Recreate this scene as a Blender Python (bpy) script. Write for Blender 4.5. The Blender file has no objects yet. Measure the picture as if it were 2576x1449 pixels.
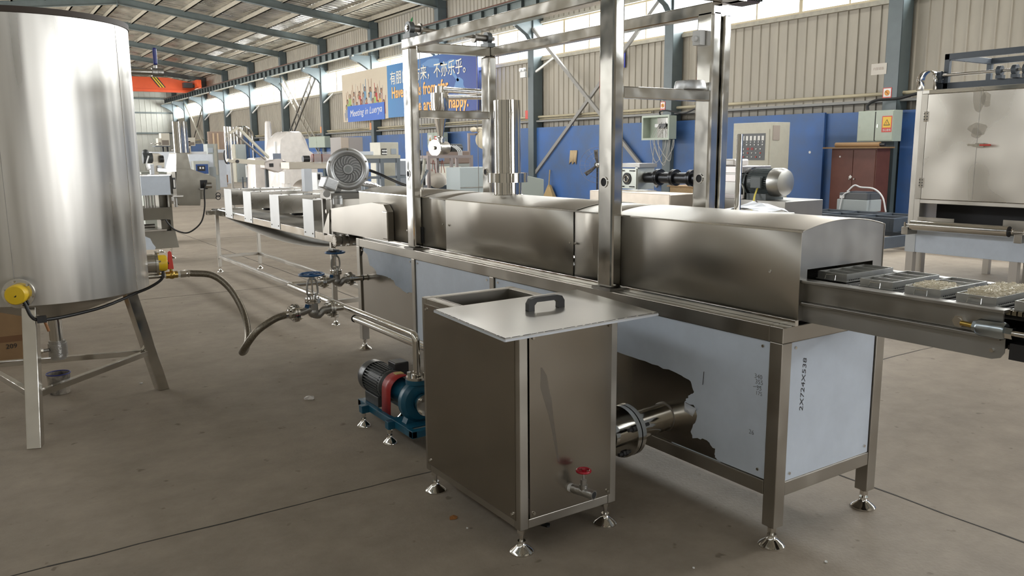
import bpy, bmesh, math, random
from math import pi, sin, cos, radians
from mathutils import Vector, Matrix
random.seed(7)
S = bpy.context.scene
COL = S.collection
# ---------------------------------------------------------------- camera
CAMH = 1.55; FPX = 2033.365
YAW, PITCH, ROLL = .588134798, -.168485435, -.00866661638
_f = Vector((sin(YAW)*cos(PITCH), cos(YAW)*cos(PITCH), sin(PITCH)))
_r = Vector((cos(YAW), -sin(YAW), 0)); _u = _r.cross(_f)
CR = cos(ROLL)*_r + sin(ROLL)*_u; CU = -sin(ROLL)*_r + cos(ROLL)*_u; CF = _f
cd = bpy.data.cameras.new('camera'); cam = bpy.data.objects.new('camera', cd); COL.objects.link(cam)
cd.sensor_width = 36; cd.lens = FPX*36/2576; cd.clip_start = .05; cd.clip_end = 300
M4 = Matrix((CR, CU, -CF)).transposed().to_4x4(); M4.translation = Vector((0, 0, CAMH)); cam.matrix_world = M4
S.camera = cam
# ---------------------------------------------------------------- world, exposure, daylight
S.view_settings.view_transform = 'Standard'; S.view_settings.look = 'None'
S.view_settings.gamma = 1; S.view_settings.use_curve_mapping = False
S.view_settings.exposure = 0.3
wd = bpy.data.worlds.new('sky'); S.world = wd; wd.use_nodes = True
wn = wd.node_tree.nodes; wl = wd.node_tree.links
bg = wn['Background']; bg.inputs['Strength'].default_value = 3.2
bg.inputs['Color'].default_value = (.93, .97, 1, 1)          # bright overcast sky
def area(name, loc, direction, sx, sy, power, col=(1, .985, .96)):
    l = bpy.data.lights.new(name, 'AREA'); l.shape = 'RECTANGLE'; l.size = sx; l.size_y = sy; l.energy = power; l.color = col
    o = bpy.data.objects.new(name, l); COL.objects.link(o); o.location = loc
    o.rotation_euler = Vector(direction).to_track_quat('-Z', 'Y').to_euler()
    return o
RADW = 26.0      # daylight radiance at the window bands
for y0 in range(-12, 74, 12):                                 # daylight in the right-hand window band, bay by bay
    y1 = min(y0+12, 73.2)
    area('window_daylight', (15.62, (y0+y1)/2, 4.9), (-1, 0, -.0001), y1-y0, 1.0, RADW*(.45 if y1 < 2 else 1)*pi*(y1-y0)*1.0)
for y0 in range(12, 74, 12):                                  # and in the left-hand one
    y1 = min(y0+12, 73.2)
    area('window_daylight', (-3.3, (y0+y1)/2, 4.9), (1, 0, -.0001), y1-y0, 1.0, RADW*.55*pi*(y1-y0)*1.0)
for y0, y1, k in ((15.5, 20.5, 1), (27.5, 32.5, 1), (39.5, 44.5, 1), (51.5, 56.5, 1)):  # unseen doorways added in the left wall to bring light onto the floor
    area('doorway_daylight', (-3.3, (y0+y1)/2, 2.1), (1, 0, -.0001), y1-y0, 4.2, 4.5*k*pi*(y1-y0)*4.2)
area('doorway_daylight', (8.0, -14.3, 2.2), (0, 1, .0001), 6.0, 4.4, 3.9*pi*26.4)

SLOPE = (.1235, 0, -1)
for y0 in (8.6, 14.5, 19.4):                                  # fill lamps added under the closed roof, out of view, over the near hall
    area('skylight_daylight', (11.0, y0, 7.55), (-.12, 0, -1), 3.2, 1.0, 12.0*pi*3.2)
for y0 in (.2, 3.2):  # added fill lamps, out of view, to brighten the trays and near right floor
    area('skylight_daylight', (13.0, y0, 7.31), (-.12, 0, -1), 1.6, 1.0, 55.0*pi*1.6)
for y0 in (24.2, 30.2, 36.2, 42.2, 48.2, 54.2, 60.2, 66.2):   # short translucent roof strips by the right-hand eaves further off
    area('skylight_daylight', (13.0, y0, 7.31), (-.12, 0, -1), 1.6, .8, 5.0*pi*1.28)
# ---------------------------------------------------------------- helpers
def at(px, py, x=None, y=None, z=None):
    """the point where the sight line through photo pixel (px, py) meets the plane x=, y= or z="""
    d = CR*(px-1288)/FPX - CU*(py-724.5)/FPX + CF
    c = Vector((0, 0, CAMH))
    if x is not None: return c + d*(x/d.x)
    if y is not None: return c + d*(y/d.y)
    return c + d*((z-CAMH)/d.z)
MATS = {}
def mat(name, col=(.5, .5, .5), rough=.5, metal=0., noise=0., nscale=8., bump=0., bscale=40., stretch=(1, 1, 1),
        rvar=0., alpha=1., emit=None, trans=0., spec=.5, col2=None, coat=0.):
    if name in MATS: return MATS[name]
    m = bpy.data.materials.new(name); m.use_nodes = True; nt = m.node_tree; n = nt.nodes; L = nt.links
    b = n['Principled BSDF']; b.inputs['Base Color'].default_value = (*col, 1)
    b.inputs['Roughness'].default_value = rough; b.inputs['Metallic'].default_value = metal
    b.inputs['Specular IOR Level'].default_value = spec
    b.inputs['Coat Weight'].default_value = coat
    if alpha < 1: b.inputs['Alpha'].default_value = alpha
    if trans: b.inputs['Transmission Weight'].default_value = trans
    if emit: b.inputs['Emission Color'].default_value = (*emit[:3], 1); b.inputs['Emission Strength'].default_value = emit[3]
    if noise or rvar or bump:
        tc = n.new('ShaderNodeTexCoord'); mp = n.new('ShaderNodeMapping'); mp.inputs['Scale'].default_value = stretch
        L.new(tc.outputs['Object'], mp.inputs['Vector'])
        nz = n.new('ShaderNodeTexNoise'); nz.inputs['Scale'].default_value = nscale; nz.inputs['Detail'].default_value = 1.5 if metal > .5 else 6; nz.inputs['Roughness'].default_value = .6
        L.new(mp.outputs['Vector'], nz.inputs['Vector'])
        if noise:
            r = n.new('ShaderNodeValToRGB'); c2 = col2 or tuple(c*(1-noise) for c in col)
            r.color_ramp.elements[0].position = .32; r.color_ramp.elements[1].position = .68
            r.color_ramp.elements[0].color = (*c2, 1); r.color_ramp.elements[1].color = (*tuple(min(1, c*(1+noise*.35)) for c in col), 1)
            L.new(nz.outputs['Fac'], r.inputs['Fac']); L.new(r.outputs['Color'], b.inputs['Base Color'])
        if rvar:
            mr = n.new('ShaderNodeMapRange'); mr.inputs['From Min'].default_value = .3; mr.inputs['From Max'].default_value = .7
            mr.inputs['To Min'].default_value = max(.02, rough-rvar); mr.inputs['To Max'].default_value = min(1, rough+rvar)
            L.new(nz.outputs['Fac'], mr.inputs['Value']); L.new(mr.outputs['Result'], b.inputs['Roughness'])
        if bump:
            n2 = n.new('ShaderNodeTexNoise'); n2.inputs['Scale'].default_value = bscale; n2.inputs['Detail'].default_value = 1
            L.new(mp.outputs['Vector'], n2.inputs['Vector'])
            bp = n.new('ShaderNodeBump'); bp.inputs['Strength'].default_value = bump; bp.inputs['Distance'].default_value = .02 if bscale > 12 else .012
            L.new(n2.outputs['Fac'], bp.inputs['Height']); L.new(bp.outputs['Normal'], b.inputs['Normal'])
    MATS[name] = m; return m
STEEL = mat('brushed_steel', (.50, .475, .43), .30, 1., noise=.08, nscale=3, rvar=.06, stretch=(1, 1, 1), bump=.04, bscale=6)
STEELV = mat('satin_steel', (.44, .415, .37), .36, 1., noise=.10, nscale=5, rvar=.08)
TUBE = mat('tube_steel', (.70, .685, .65), .12, 1., noise=.10, nscale=9, rvar=.05, bump=.12, bscale=9)
POLISH = mat('polished_steel', (.74, .72, .68), .09, 1., noise=.05, nscale=4, bump=.02, bscale=8)
TANKM = mat('tank_steel', (.74, .72, .68), .34, 1., noise=.22, nscale=5, rvar=.08, stretch=(2.5, 2.5, .12), bump=.5, bscale=3.0)  # vertical streaks in the colour imitate drawn-out reflections
_b = TANKM.node_tree.nodes['Principled BSDF']; _b.inputs['Anisotropic'].default_value = .8; _t = TANKM.node_tree.nodes.new('ShaderNodeTangent'); _t.direction_type = 'RADIAL'; _t.axis = 'Z'
TANKM.node_tree.links.new(_t.outputs[0], _b.inputs['Tangent'])
DULL = mat('dull_steel', (.34, .325, .30), .42, 1., noise=.18, nscale=7, rvar=.1)
CAST = mat('cast_steel', (.46, .45, .43), .40, 1., bump=.12, bscale=90)
ALU = mat('cast_aluminium', (.62, .63, .64), .42, .85, bump=.06, bscale=60)
FILM = mat('pale_blue_film', (.62, .69, .79), .42, 0., noise=.07, nscale=7, bump=.05, bscale=14)
FILMW = mat('white_film', (.68, .72, .78), .4, 0., noise=.05, nscale=6, bump=.06, bscale=18)
BLACK = mat('black_rubber', (.015, .015, .016), .45)
BLACKP = mat('black_plastic', (.025, .025, .027), .32)
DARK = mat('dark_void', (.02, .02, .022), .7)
YEL = mat('yellow_plastic', (.75, .50, .02), .38)
RED = mat('red_paint', (.42, .03, .03), .35)
REDH = mat('red_handle', (.62, .05, .03), .35)
BLUEP = mat('blue_paint', (.02, .10, .26), .35, noise=.3, nscale=20)
TEAL = mat('teal_blue_paint', (.012, .11, .19), .33, noise=.25, nscale=9)
NAVY = mat('navy_plastic', (.02, .03, .22), .3)
BRASS = mat('brass', (.60, .42, .12), .3, 1.)
MOTOR = mat('dark_motor_paint', (.05, .055, .056), .42)
MOTORG = mat('grey_motor_paint', (.10, .12, .125), .38)
GIRD = mat('grey_green_paint', (.155, .185, .18), .45, noise=.18, nscale=3)
COLM = mat('column_paint', (.10, .128, .135), .38, noise=.15, nscale=2)
GUN = mat('gunmetal_paint', (.075, .092, .115), .42, noise=.12, nscale=6)
RUST = mat('rusty_rail', (.13, .055, .035), .7, noise=.4, nscale=6)
ORANGE = mat('orange_paint', (.62, .085, .02), .45, noise=.1, nscale=2)
CREAM = mat('cream_paint', (.56, .54, .45), .5, noise=.06)
CREAMD = mat('cream_shadow_gap', (.2, .19, .16), .6)
PALEG = mat('pale_green_paint', (.44, .50, .42), .45, noise=.05)
WHITE = mat('white_paint', (.8, .8, .78), .5)
WHITEP = mat('white_plastic', (.75, .76, .76), .35)
GREYC = mat('grey_cabinet', (.42, .45, .43), .45)
WOOD = mat('crate_wood', (.46, .32, .17), .7, noise=.25, nscale=12, stretch=(1, 6, 6))
CARD = mat('cardboard', (.32, .20, .10), .75, noise=.12, nscale=5)
BROWNC = mat('brown_cabinet', (.15, .055, .04), .5, noise=.2, nscale=3)
STRAW = mat('straw', (.50, .36, .17), .8, noise=.3, nscale=30, stretch=(6, 6, 1))
CLOTH = mat('tan_cloth', (.52, .40, .24), .8, noise=.1)
WRAP = mat('milky_plastic_wrap', (.74, .70, .66), .30, noise=.12, nscale=5, bump=.35, bscale=7, coat=.3)
YOLK = mat('ochre_panel', (.36, .24, .06), .6, noise=.3, nscale=10)
INK = mat('black_ink', (.02, .02, .025), .6)
NOODLE = mat('noodle', (.86, .80, .66), .5)
HOSE = mat('hose_braid', (.30, .27, .22), .38, .9, noise=.35, nscale=140)

def tag(o, label=None, cat=None, group=None, kind=None):
    if label: o['label'] = label
    if cat: o['category'] = cat
    if group: o['group'] = group
    if kind: o['kind'] = kind
    return o
def thing(name, label, cat, loc=(0, 0, 0), rz=0., group=None):
    o = bpy.data.objects.new(name, None); COL.objects.link(o); o.location = loc; o.rotation_euler = (0, 0, rz)
    o.empty_display_size = .1
    return tag(o, label, cat, group)
def basis(d):
    d = Vector(d).normalized(); a = Vector((0, 0, 1)) if abs(d.z) < .95 else Vector((1, 0, 0))
    u = d.cross(a).normalized(); return u, u.cross(d).normalized(), d
class MB:
    """collects shapes and links them as one mesh object"""
    def __init__(s): s.v = []; s.f = []; s.sm = []
    def add(s, vs, fs, smooth=False):
        b = len(s.v); s.v += [Vector(p) for p in vs]; s.f += [tuple(b+i for i in f) for f in fs]; s.sm += [smooth]*len(fs); return s
    def box(s, x0, x1, y0, y1, z0, z1, rot=None, piv=None):
        vs = [Vector((x, y, z)) for x in (x0, x1) for y in (y0, y1) for z in (z0, z1)]
        if rot is not None:
            c = Vector(piv) if piv is not None else Vector(((x0+x1)/2, (y0+y1)/2, (z0+z1)/2)); vs = [c+rot@(p-c) for p in vs]
        return s.add(vs, [(0, 1, 3, 2), (4, 6, 7, 5), (0, 4, 5, 1), (2, 3, 7, 6), (0, 2, 6, 4), (1, 5, 7, 3)])
    def cbox(s, c, sx, sy, sz, rot=None): return s.box(c[0]-sx/2, c[0]+sx/2, c[1]-sy/2, c[1]+sy/2, c[2]-sz/2, c[2]+sz/2, rot)
    def bar(s, p0, p1, w, h, up=(0, 0, 1)):
        p0 = Vector(p0); p1 = Vector(p1); d = (p1-p0).normalized(); u = Vector(up)
        if abs(d.dot(u)) > .98: u = Vector((0, 1, 0))
        a = d.cross(u).normalized(); b = a.cross(d).normalized(); vs = []
        for p in (p0, p1):
            for i, j in ((-1, -1), (1, -1), (1, 1), (-1, 1)): vs.append(p+a*i*w/2+b*j*h/2)
        return s.add(vs, [(0, 3, 2, 1), (4, 5, 6, 7), (0, 1, 5, 4), (1, 2, 6, 5), (2, 3, 7, 6), (3, 0, 4, 7)])
    def cyl(s, p0, p1, r0, r1=None, n=20, caps=True):
        r1 = r0 if r1 is None else r1; p0 = Vector(p0); p1 = Vector(p1); a, b, _ = basis(p1-p0); vs = []
        for p, r in ((p0, r0), (p1, r1)):
            for i in range(n): t = 2*pi*i/n; vs.append(p+a*r*cos(t)+b*r*sin(t))
        s.add(vs, [(i, n+i, n+(i+1) % n, (i+1) % n) for i in range(n)], True)
        if caps: s.add(vs, [tuple(range(n)), tuple(range(2*n-1, n-1, -1))])
        return s
    def lathe(s, prof, o, d=(0, 0, 1), n=28, smooth=True):
        """prof: list of (radius, height along d)"""
        o = Vector(o); a, b, d = basis(d); vs = []; fs = []
        for r, h in prof:
            for i in range(n): t = 2*pi*i/n; vs.append(o+d*h+(a*cos(t)+b*sin(t))*r)
        for k in range(len(prof)-1):
            for i in range(n): j = (i+1) % n; fs.append((k*n+i, (k+1)*n+i, (k+1)*n+j, k*n+j))
        return s.add(vs, fs, smooth)
    def tube(s, pts, r, n=12, caps=True, radii=None):
        pts = [Vector(p) for p in pts]; vs = []; fs = []; pa = None
        for k, p in enumerate(pts):
            d = (pts[min(k+1, len(pts)-1)]-pts[max(k-1, 0)]).normalized()
            if pa is None: a, b, _ = basis(d)
            else:
                a = (pa-d*pa.dot(d)).normalized(); b = a.cross(d).normalized()
            pa = a; rr = radii[k] if radii else r
            for i in range(n): t = 2*pi*i/n; vs.append(p+a*rr*cos(t)+b*rr*sin(t))
        for k in range(len(pts)-1):
            for i in range(n): j = (i+1) % n; fs.append((k*n+i, k*n+j, (k+1)*n+j, (k+1)*n+i))
        s.add(vs, fs, True)
        if caps: s.add(vs, [tuple(range(n-1, -1, -1)), tuple(range((len(pts)-1)*n, len(pts)*n))])
        return s
    def ring(s, c, d, R, r, n=32, m=8):
        c = Vector(c); a, b, d = basis(d); vs = []; fs = []
        for i in range(n):
            t = 2*pi*i/n; e = a*cos(t)+b*sin(t)
            for j in range(m): q = 2*pi*j/m; vs.append(c+e*(R+r*cos(q))+d*r*sin(q))
        for i in range(n):
            for j in range(m): fs.append((i*m+j, ((i+1) % n)*m+j, ((i+1) % n)*m+(j+1) % m, i*m+(j+1) % m))
        return s.add(vs, fs, True)
    def prism(s, poly, e):
        """poly: list of 3-D points in a plane, extruded by vector e"""
        poly = [Vector(p) for p in poly]; e = Vector(e); n = len(poly); vs = poly+[p+e for p in poly]
        return s.add(vs, [tuple(range(n)), tuple(range(2*n-1, n-1, -1))]+[(i, n+i, n+(i+1) % n, (i+1) % n) for i in range(n)])
    def sphere(s, c, r, n=16, sc=(1, 1, 1)):
        c = Vector(c); vs = []; fs = []; m = n//2
        for k in range(m+1):
            p = pi*k/m
            for i in range(n): t = 2*pi*i/n; vs.append(c+Vector((r*sc[0]*sin(p)*cos(t), r*sc[1]*sin(p)*sin(t), r*sc[2]*cos(p))))
        for k in range(m):
            for i in range(n): j = (i+1) % n; fs.append((k*n+i, (k+1)*n+i, (k+1)*n+j, k*n+j))
        return s.add(vs, fs, True)
    def build(s, name, m, parent=None, bevel=0., solid=0., local=False, fix=True):
        root = parent
        while root is not None and root.parent is not None: root = root.parent
        off = Vector((0, 0, 0)) if (root is None or local) else Vector(root.location)
        rot = Matrix.Rotation(-root.rotation_euler.z, 3, 'Z') if (root is not None and not local and abs(root.rotation_euler.z) > 1e-6) else None
        vs = [p-off for p in s.v]
        if rot: vs = [rot@p for p in vs]
        me = bpy.data.meshes.new(name); me.from_pydata([tuple(p) for p in vs], [], s.f)
        me.polygons.foreach_set('use_smooth', s.sm)
        if fix:
            bm = bmesh.new(); bm.from_mesh(me); bmesh.ops.recalc_face_normals(bm, faces=bm.faces); bm.to_mesh(me); bm.free()
        if any(s.sm): me.set_sharp_from_angle(angle=radians(38 if m.name[:5] != "milky" else 75))
        me.materials.append(m); o = bpy.data.objects.new(name, me); COL.objects.link(o)
        if parent is not None: o.parent = parent
        if bevel:
            md = o.modifiers.new('bevel', 'BEVEL'); md.width = bevel; md.segments = 2; md.limit_method = 'ANGLE'; md.angle_limit = radians(50)
        if solid:
            md = o.modifiers.new('solid', 'SOLIDIFY'); md.thickness = solid; md.offset = 0
        return o
def struct(name, mb, m, parent=None, **k):
    o = mb.build(name, m, parent, **k)
    if parent is None: o['kind'] = 'structure'
    return o
def copy_tree(o, parent=None, loc=None, rz=None, label=None, group=None):
    c = o.copy(); COL.objects.link(c); c.parent = parent
    if loc is not None: c.location = loc
    if rz is not None: c.rotation_euler = (0, 0, rz)
    if label: c['label'] = label
    if group: c['group'] = group
    for ch in o.children: copy_tree(ch, c)
    return c
def smoothpath(pts, n=8):
    pts = [Vector(p) for p in pts]; P = [pts[0]*2-pts[1]]+pts+[pts[-1]*2-pts[-2]]; out = []
    for i in range(1, len(P)-2):
        for k in range(n):
            t = k/n; a, b, c, d = P[i-1], P[i], P[i+1], P[i+2]
            out.append(.5*((2*b)+(c-a)*t+(2*a-5*b+4*c-d)*t*t+(3*b-a-3*c+d)*t**3))
    out.append(pts[-1]); return out
def bend(pts, r, n=6):
    """polyline with rounded corners"""
    pts = [Vector(p) for p in pts]; out = [pts[0]]
    for i in range(1, len(pts)-1):
        a = (pts[i-1]-pts[i]).normalized(); b = (pts[i+1]-pts[i]).normalized()
        p0 = pts[i]+a*r; p1 = pts[i]+b*r
        for k in range(n+1): t = k/n; out.append(p0*(1-t)**2+pts[i]*2*t*(1-t)+p1*t*t)
    out.append(pts[-1]); return out
def text(body, name, m, parent, o, ux, uy, size, extrude=.002, align='LEFT', shear=0., width=None, bold=0.):
    """flat lettering: o = origin, ux = reading direction, uy = up"""
    cu = bpy.data.curves.new('t', 'FONT'); cu.body = body; cu.size = size; cu.align_x = align; cu.extrude = extrude; cu.shear = shear; cu.offset = bold
    cu.resolution_u = 3
    to = bpy.data.objects.new('t', cu); COL.objects.link(to); bpy.context.view_layer.update()
    me = bpy.data.meshes.new_from_object(to.evaluated_get(bpy.context.evaluated_depsgraph_get()))
    bpy.data.objects.remove(to); bpy.data.curves.remove(cu)
    ux = Vector(ux).normalized(); uy = Vector(uy).normalized(); uz = ux.cross(uy)
    sx = 1.
    if width and len(me.vertices):
        w = max(v.co.x for v in me.vertices)-min(v.co.x for v in me.vertices); sx = width/w
    root = parent
    while root is not None and root.parent is not None: root = root.parent
    off = Vector(root.location) if root else Vector((0, 0, 0)); rz = root.rotation_euler.z if root else 0
    R = Matrix.Rotation(-rz, 3, 'Z')
    for v in me.vertices: v.co = R@(Vector(o)+ux*v.co.x*sx+uy*v.co.y+uz*v.co.z-off)
    me.materials.clear(); me.materials.append(m); ob = bpy.data.objects.new(name, me); COL.objects.link(ob)
    if parent: ob.parent = parent
    return ob
def foot(parent, x, y, top, r=.045, z=0., name='levelling_foot', mm=None):
    """screw foot with a bell-shaped base, a part of its thing"""
    b = MB(); b.lathe([(.0, z+.0), (r, z), (r, z+.006), (r*.86, z+.014), (r*.48, z+.028), (r*.36, z+.036), (r*.34, z+.048), (.0, z+.048)], (x, y, 0), n=24)
    b.cyl((x, y, z+.045), (x, y, top), r*.17, n=10)
    b.cyl((x, y, top-.03), (x, y, top-.012), r*.36, n=6)
    return b.build(name, mm or POLISH, parent)
def screw(mb, p, d, r=.006):
    mb.cyl(p, Vector(p)+Vector(d).normalized()*r*.9, r, r*.8, n=8)
# ================================================================ THE HALL
WX = 15.3; YF = 74.; YB = -14.; XL = -3.; EAVE = 7.1; RX = 6.05; RZ = 8.25
# floor
fm = bpy.data.materials.new('concrete'); fm.use_nodes = True; n = fm.node_tree.nodes; L = fm.node_tree.links; b = n['Principled BSDF']
tc = n.new('ShaderNodeTexCoord')
def NZ(scale, detail=6, rough=.6, vec=None):
    q = n.new('ShaderNodeTexNoise'); q.inputs['Scale'].default_value = scale; q.inputs['Detail'].default_value = detail; q.inputs['Roughness'].default_value = rough
    L.new((vec or tc.outputs['Object']), q.inputs['Vector']); return q
mp = n.new('ShaderNodeMapping'); mp.inputs['Scale'].default_value = (.35, 1, 1); L.new(tc.outputs['Object'], mp.inputs['Vector'])
n1 = NZ(.7, 8, .62, mp.outputs['Vector']); n2 = NZ(5, 8, .7); n3 = NZ(60, 3, .6)
mx = n.new('ShaderNodeMix'); mx.data_type = 'FLOAT'; mx.inputs[0].default_value = .42; L.new(n1.outputs['Fac'], mx.inputs[2]); L.new(n2.outputs['Fac'], mx.inputs[3])
rp = n.new('ShaderNodeValToRGB'); e = rp.color_ramp.elements; e[0].position = .33; e[0].color = (.245, .206, .163, 1); e[1].position = .67; e[1].color = (.42, .36, .287, 1)
L.new(mx.outputs[0], rp.inputs['Fac'])
# dark specks and scuffs
n4 = NZ(13, 2, .5); r4 = n.new('ShaderNodeValToRGB'); r4.color_ramp.elements[0].position = .25; r4.color_ramp.elements[0].color = (.35, .33, .3, 1); r4.color_ramp.elements[1].position = .32; r4.color_ramp.elements[1].color = (1, 1, 1, 1)
L.new(n4.outputs['Fac'], r4.inputs['Fac'])
mm = n.new('ShaderNodeMix'); mm.data_type = 'RGBA'; mm.blend_type = 'MULTIPLY'; mm.inputs[0].default_value = .6
L.new(rp.outputs['Color'], mm.inputs[6]); L.new(r4.outputs['Color'], mm.inputs[7]); L.new(mm.outputs[2], b.inputs['Base Color'])
b.inputs['Roughness'].default_value = .62; b.inputs['Specular IOR Level'].default_value = .3
bp = n.new('ShaderNodeBump'); bp.inputs['Strength'].default_value = .25; bp.inputs['Distance'].default_value = .006; L.new(n3.outputs['Fac'], bp.inputs['Height']); L.new(bp.outputs['Normal'], b.inputs['Normal'])
struct('floor', MB().box(XL-1, WX+1, YB-1, YF+1, -.2, 0), fm)
JOINT = mat('floor_joint_dark', (.045, .04, .035), .8)
def joint(pts, w, h=.0012):
    m = MB()
    for k in range(len(pts)-1):
        m.bar((*pts[k], h*.5), (*pts[k+1], h*.5), w*random.uniform(.7, 1.2), h)
    struct('trim_1', m, JOINT)
def jl(p0, p1, n_, amp):
    return [(p0[0]+(p1[0]-p0[0])*k/n_+random.uniform(-amp, amp), p0[1]+(p1[1]-p0[1])*k/n_+random.uniform(-amp, amp)) for k in range(n_+1)]
joint(jl((3.33, -2), (3.40, 24), 120, .006), .010)
joint(jl((-3, 3.40), (15, 3.22), 110, .006), .008)
joint(jl((9.4, -2), (9.4, 30), 60, .008), .01)
joint(jl((-3, 9.4), (3.4, 9.3), 30, .008), .008)
joint(jl((3.4, 15.4), (15, 15.3), 30, .008), .012)

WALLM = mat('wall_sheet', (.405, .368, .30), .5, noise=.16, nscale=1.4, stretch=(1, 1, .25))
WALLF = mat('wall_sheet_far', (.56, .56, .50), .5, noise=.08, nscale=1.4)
def corr_y(x, y0, y1, z0, z1, pitch=.245, depth=.028):
    """vertical-ribbed sheet in a plane x=const; ribs stand toward -x"""
    m = MB(); pts = []; y = y0
    while y < y1:
        pts += [(x, y), (x, y+pitch*.80), (x-depth, y+pitch*.86), (x-depth, y+pitch*.94)]; y += pitch
    pts = [p for p in pts if p[1] < y1]+[(x, y1)]
    vs = [(p[0], p[1], z0) for p in pts]+[(p[0], p[1], z1) for p in pts]; k = len(pts)
    m.add(vs, [(i, i+1, k+i+1, k+i) for i in range(k-1)]); return m
def corr_x(y, x0, x1, z0, ztop, pitch=.30, depth=.028):
    m = MB(); pts = []; x = x0
    while x < x1:
        pts += [(x, y), (x+pitch*.80, y), (x+pitch*.86, y-depth), (x+pitch*.94, y-depth)]; x += pitch
    pts = [p for p in pts if p[0] < x1]+[(x1, y)]; k = len(pts)
    m.add([(p[0], p[1], z0) for p in pts]+[(p[0], p[1], ztop(p[0])) for p in pts], [(i, i+1, k+i+1, k+i) for i in range(k-1)]); return m
struct('wall_right', corr_y(WX, YB, YF, 0, 4.38), WALLM, fix=False)
struct('wall_right', corr_y(WX, YB, YF, 5.42, EAVE+.1), WALLM, fix=False)
ztop = lambda x: (EAVE+(RZ-EAVE)*(WX-x)/(WX-RX)) if x > RX else (EAVE+(RZ-EAVE)*(x-XL)/(RX-XL))
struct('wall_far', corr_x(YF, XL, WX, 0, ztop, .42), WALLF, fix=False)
for z in (3.24, 4.9, 6.05): struct('trim_2', MB().box(XL, WX, YF-.16, YF-.06, z-.06, z+.06), GIRD)
struct('wall_left', MB().box(XL-.1, XL, YB, YF, 5.42, EAVE+.1), WALLM)
mm_ = MB()
ys = [YB, 15.5, 20.5, 27.5, 32.5, 39.5, 44.5, 51.5, 56.5, YF]
for k in range(0, len(ys), 2): mm_.box(XL-.1, XL, ys[k], ys[k+1], 0, 4.38)
for k in range(1, len(ys)-1, 2): mm_.box(XL-.1, XL, ys[k], ys[k+1], 4.2, 4.38)
struct('wall_left', mm_, WALLM)
struct('wall_back', MB().box(XL, 5, YB-.1, YB, 0, 7.1).box(11, WX, YB-.1, YB, 0, 7.1).box(5, 11, YB-.1, YB, 4.4, 7.1).box(XL+2, WX-2, YB-.1, YB, 7.1, 7.5), WALLM)
# roof sheeting: ribs run down the slope
ROOF = mat('roof_foil_sheet', (.62, .585, .51), .33, .6, noise=.35, nscale=1.6, stretch=(1, .5, 1), rvar=.1, bump=.5, bscale=5)
def roof(x0, z0, x1, z1):
    m = MB(); pts = []; y = YB; p = .36
    while y < YF: pts += [(y, 0), (y+p*.55, 0), (y+p*.65, .05), (y+p*.9, .05)]; y += p
    k = len(pts)
    m.add([(x0, a, z0+h) for a, h in pts]+[(x1, a, z1+h) for a, h in pts], [(i, i+1, k+i+1, k+i) for i in range(k-1)])
    struct('ceiling', m, ROOF, fix=False)
roof(WX+.1, EAVE+.05, RX, RZ+.05); roof(RX, RZ+.05, XL-.1, EAVE+.05)
PUR = mat('purlin_paint', (.42, .38, .30), .55, noise=.2)
for k in range(8):                                            # purlins, both slopes
    t = (k+.35)/7.6
    for s in (0, 1):
        x = WX+(RX-WX)*t if s == 0 else XL+(RX-XL)*t; z = EAVE+(RZ-EAVE)*t-.07
        struct('trim_3', MB().box(x-.035, x+.035, YB, YF, z-.09, z+.09).box(x-.06, x+.035, YB, YF, z-.09, z-.075), PUR)
# frames: columns, rafters, crane brackets
cy = [9.2+6*k for k in range(-4, 11)]+[73.4]
colm = MB()
def hcol(m, x0, x1, yc, z0, z1, w=.30):
    m.box(x0, x0+.02, yc-w/2, yc+w/2, z0, z1).box(x1-.02, x1, yc-w/2, yc+w/2, z0, z1).box(x0, x1, yc-.008, yc+.008, z0, z1)
def pcol(m, x0, x1, yc, z0, z1, w=.30):
    # H-section whose flanges face along the hall's length; boxed inner edge with rounded shoulder
    m.box(x0, x1, yc-w/2, yc-w/2+.02, z0, z1).box(x0, x1, yc+w/2-.02, yc+w/2, z0, z1).box(x0, x0+.02, yc-w/2, yc+w/2, z0, z1)
for y in cy:
    m = MB()
    pcol(m, 14.9, 15.25, y, 0, EAVE)
    m.box(14.8, 15.27, y-.19, y+.19, 0, .03)
    for zz in (5.62, 6.7, 7.05): m.box(14.87, 15.27, y-.16, y+.16, zz-.012, zz+.012)
    m.prism([(14.9, y-.1, 5.6), (14.0, y-.1, 5.6), (14.0, y-.1, 5.42), (14.35, y-.1, 5.3), (14.75, y-.1, 5.05), (14.9, y-.1, 4.85)], (0, .2, 0))
    struct('steel_column', m, COLM, bevel=.02)
    m = MB()                                                  # rafter pair
    for sx in (0, 1):
        x0 = 15.1 if sx == 0 else XL+.15
        for dz0, dz1, w in ((-.42, -.40, .2), (-.40, -.14, .012), (-.14, -.12, .2)):
            z0 = EAVE-.0
            m.add([(x0, y-w/2, z0+dz0), (x0, y+w/2, z0+dz0), (x0, y-w/2, z0+dz1), (x0, y+w/2, z0+dz1),
                   (RX, y-w/2, RZ+dz0), (RX, y+w/2, RZ+dz0), (RX, y-w/2, RZ+dz1), (RX, y+w/2, RZ+dz1)],
                  [(0, 1, 3, 2), (4, 6, 7, 5), (0, 4, 5, 1), (2, 3, 7, 6), (0, 2, 6, 4), (1, 5, 7, 3)])
    m.box(RX-.015, RX+.015, y-.12, y+.12, RZ-.5, RZ-.1)
    struct('roof_rafter', m, GIRD)
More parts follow.
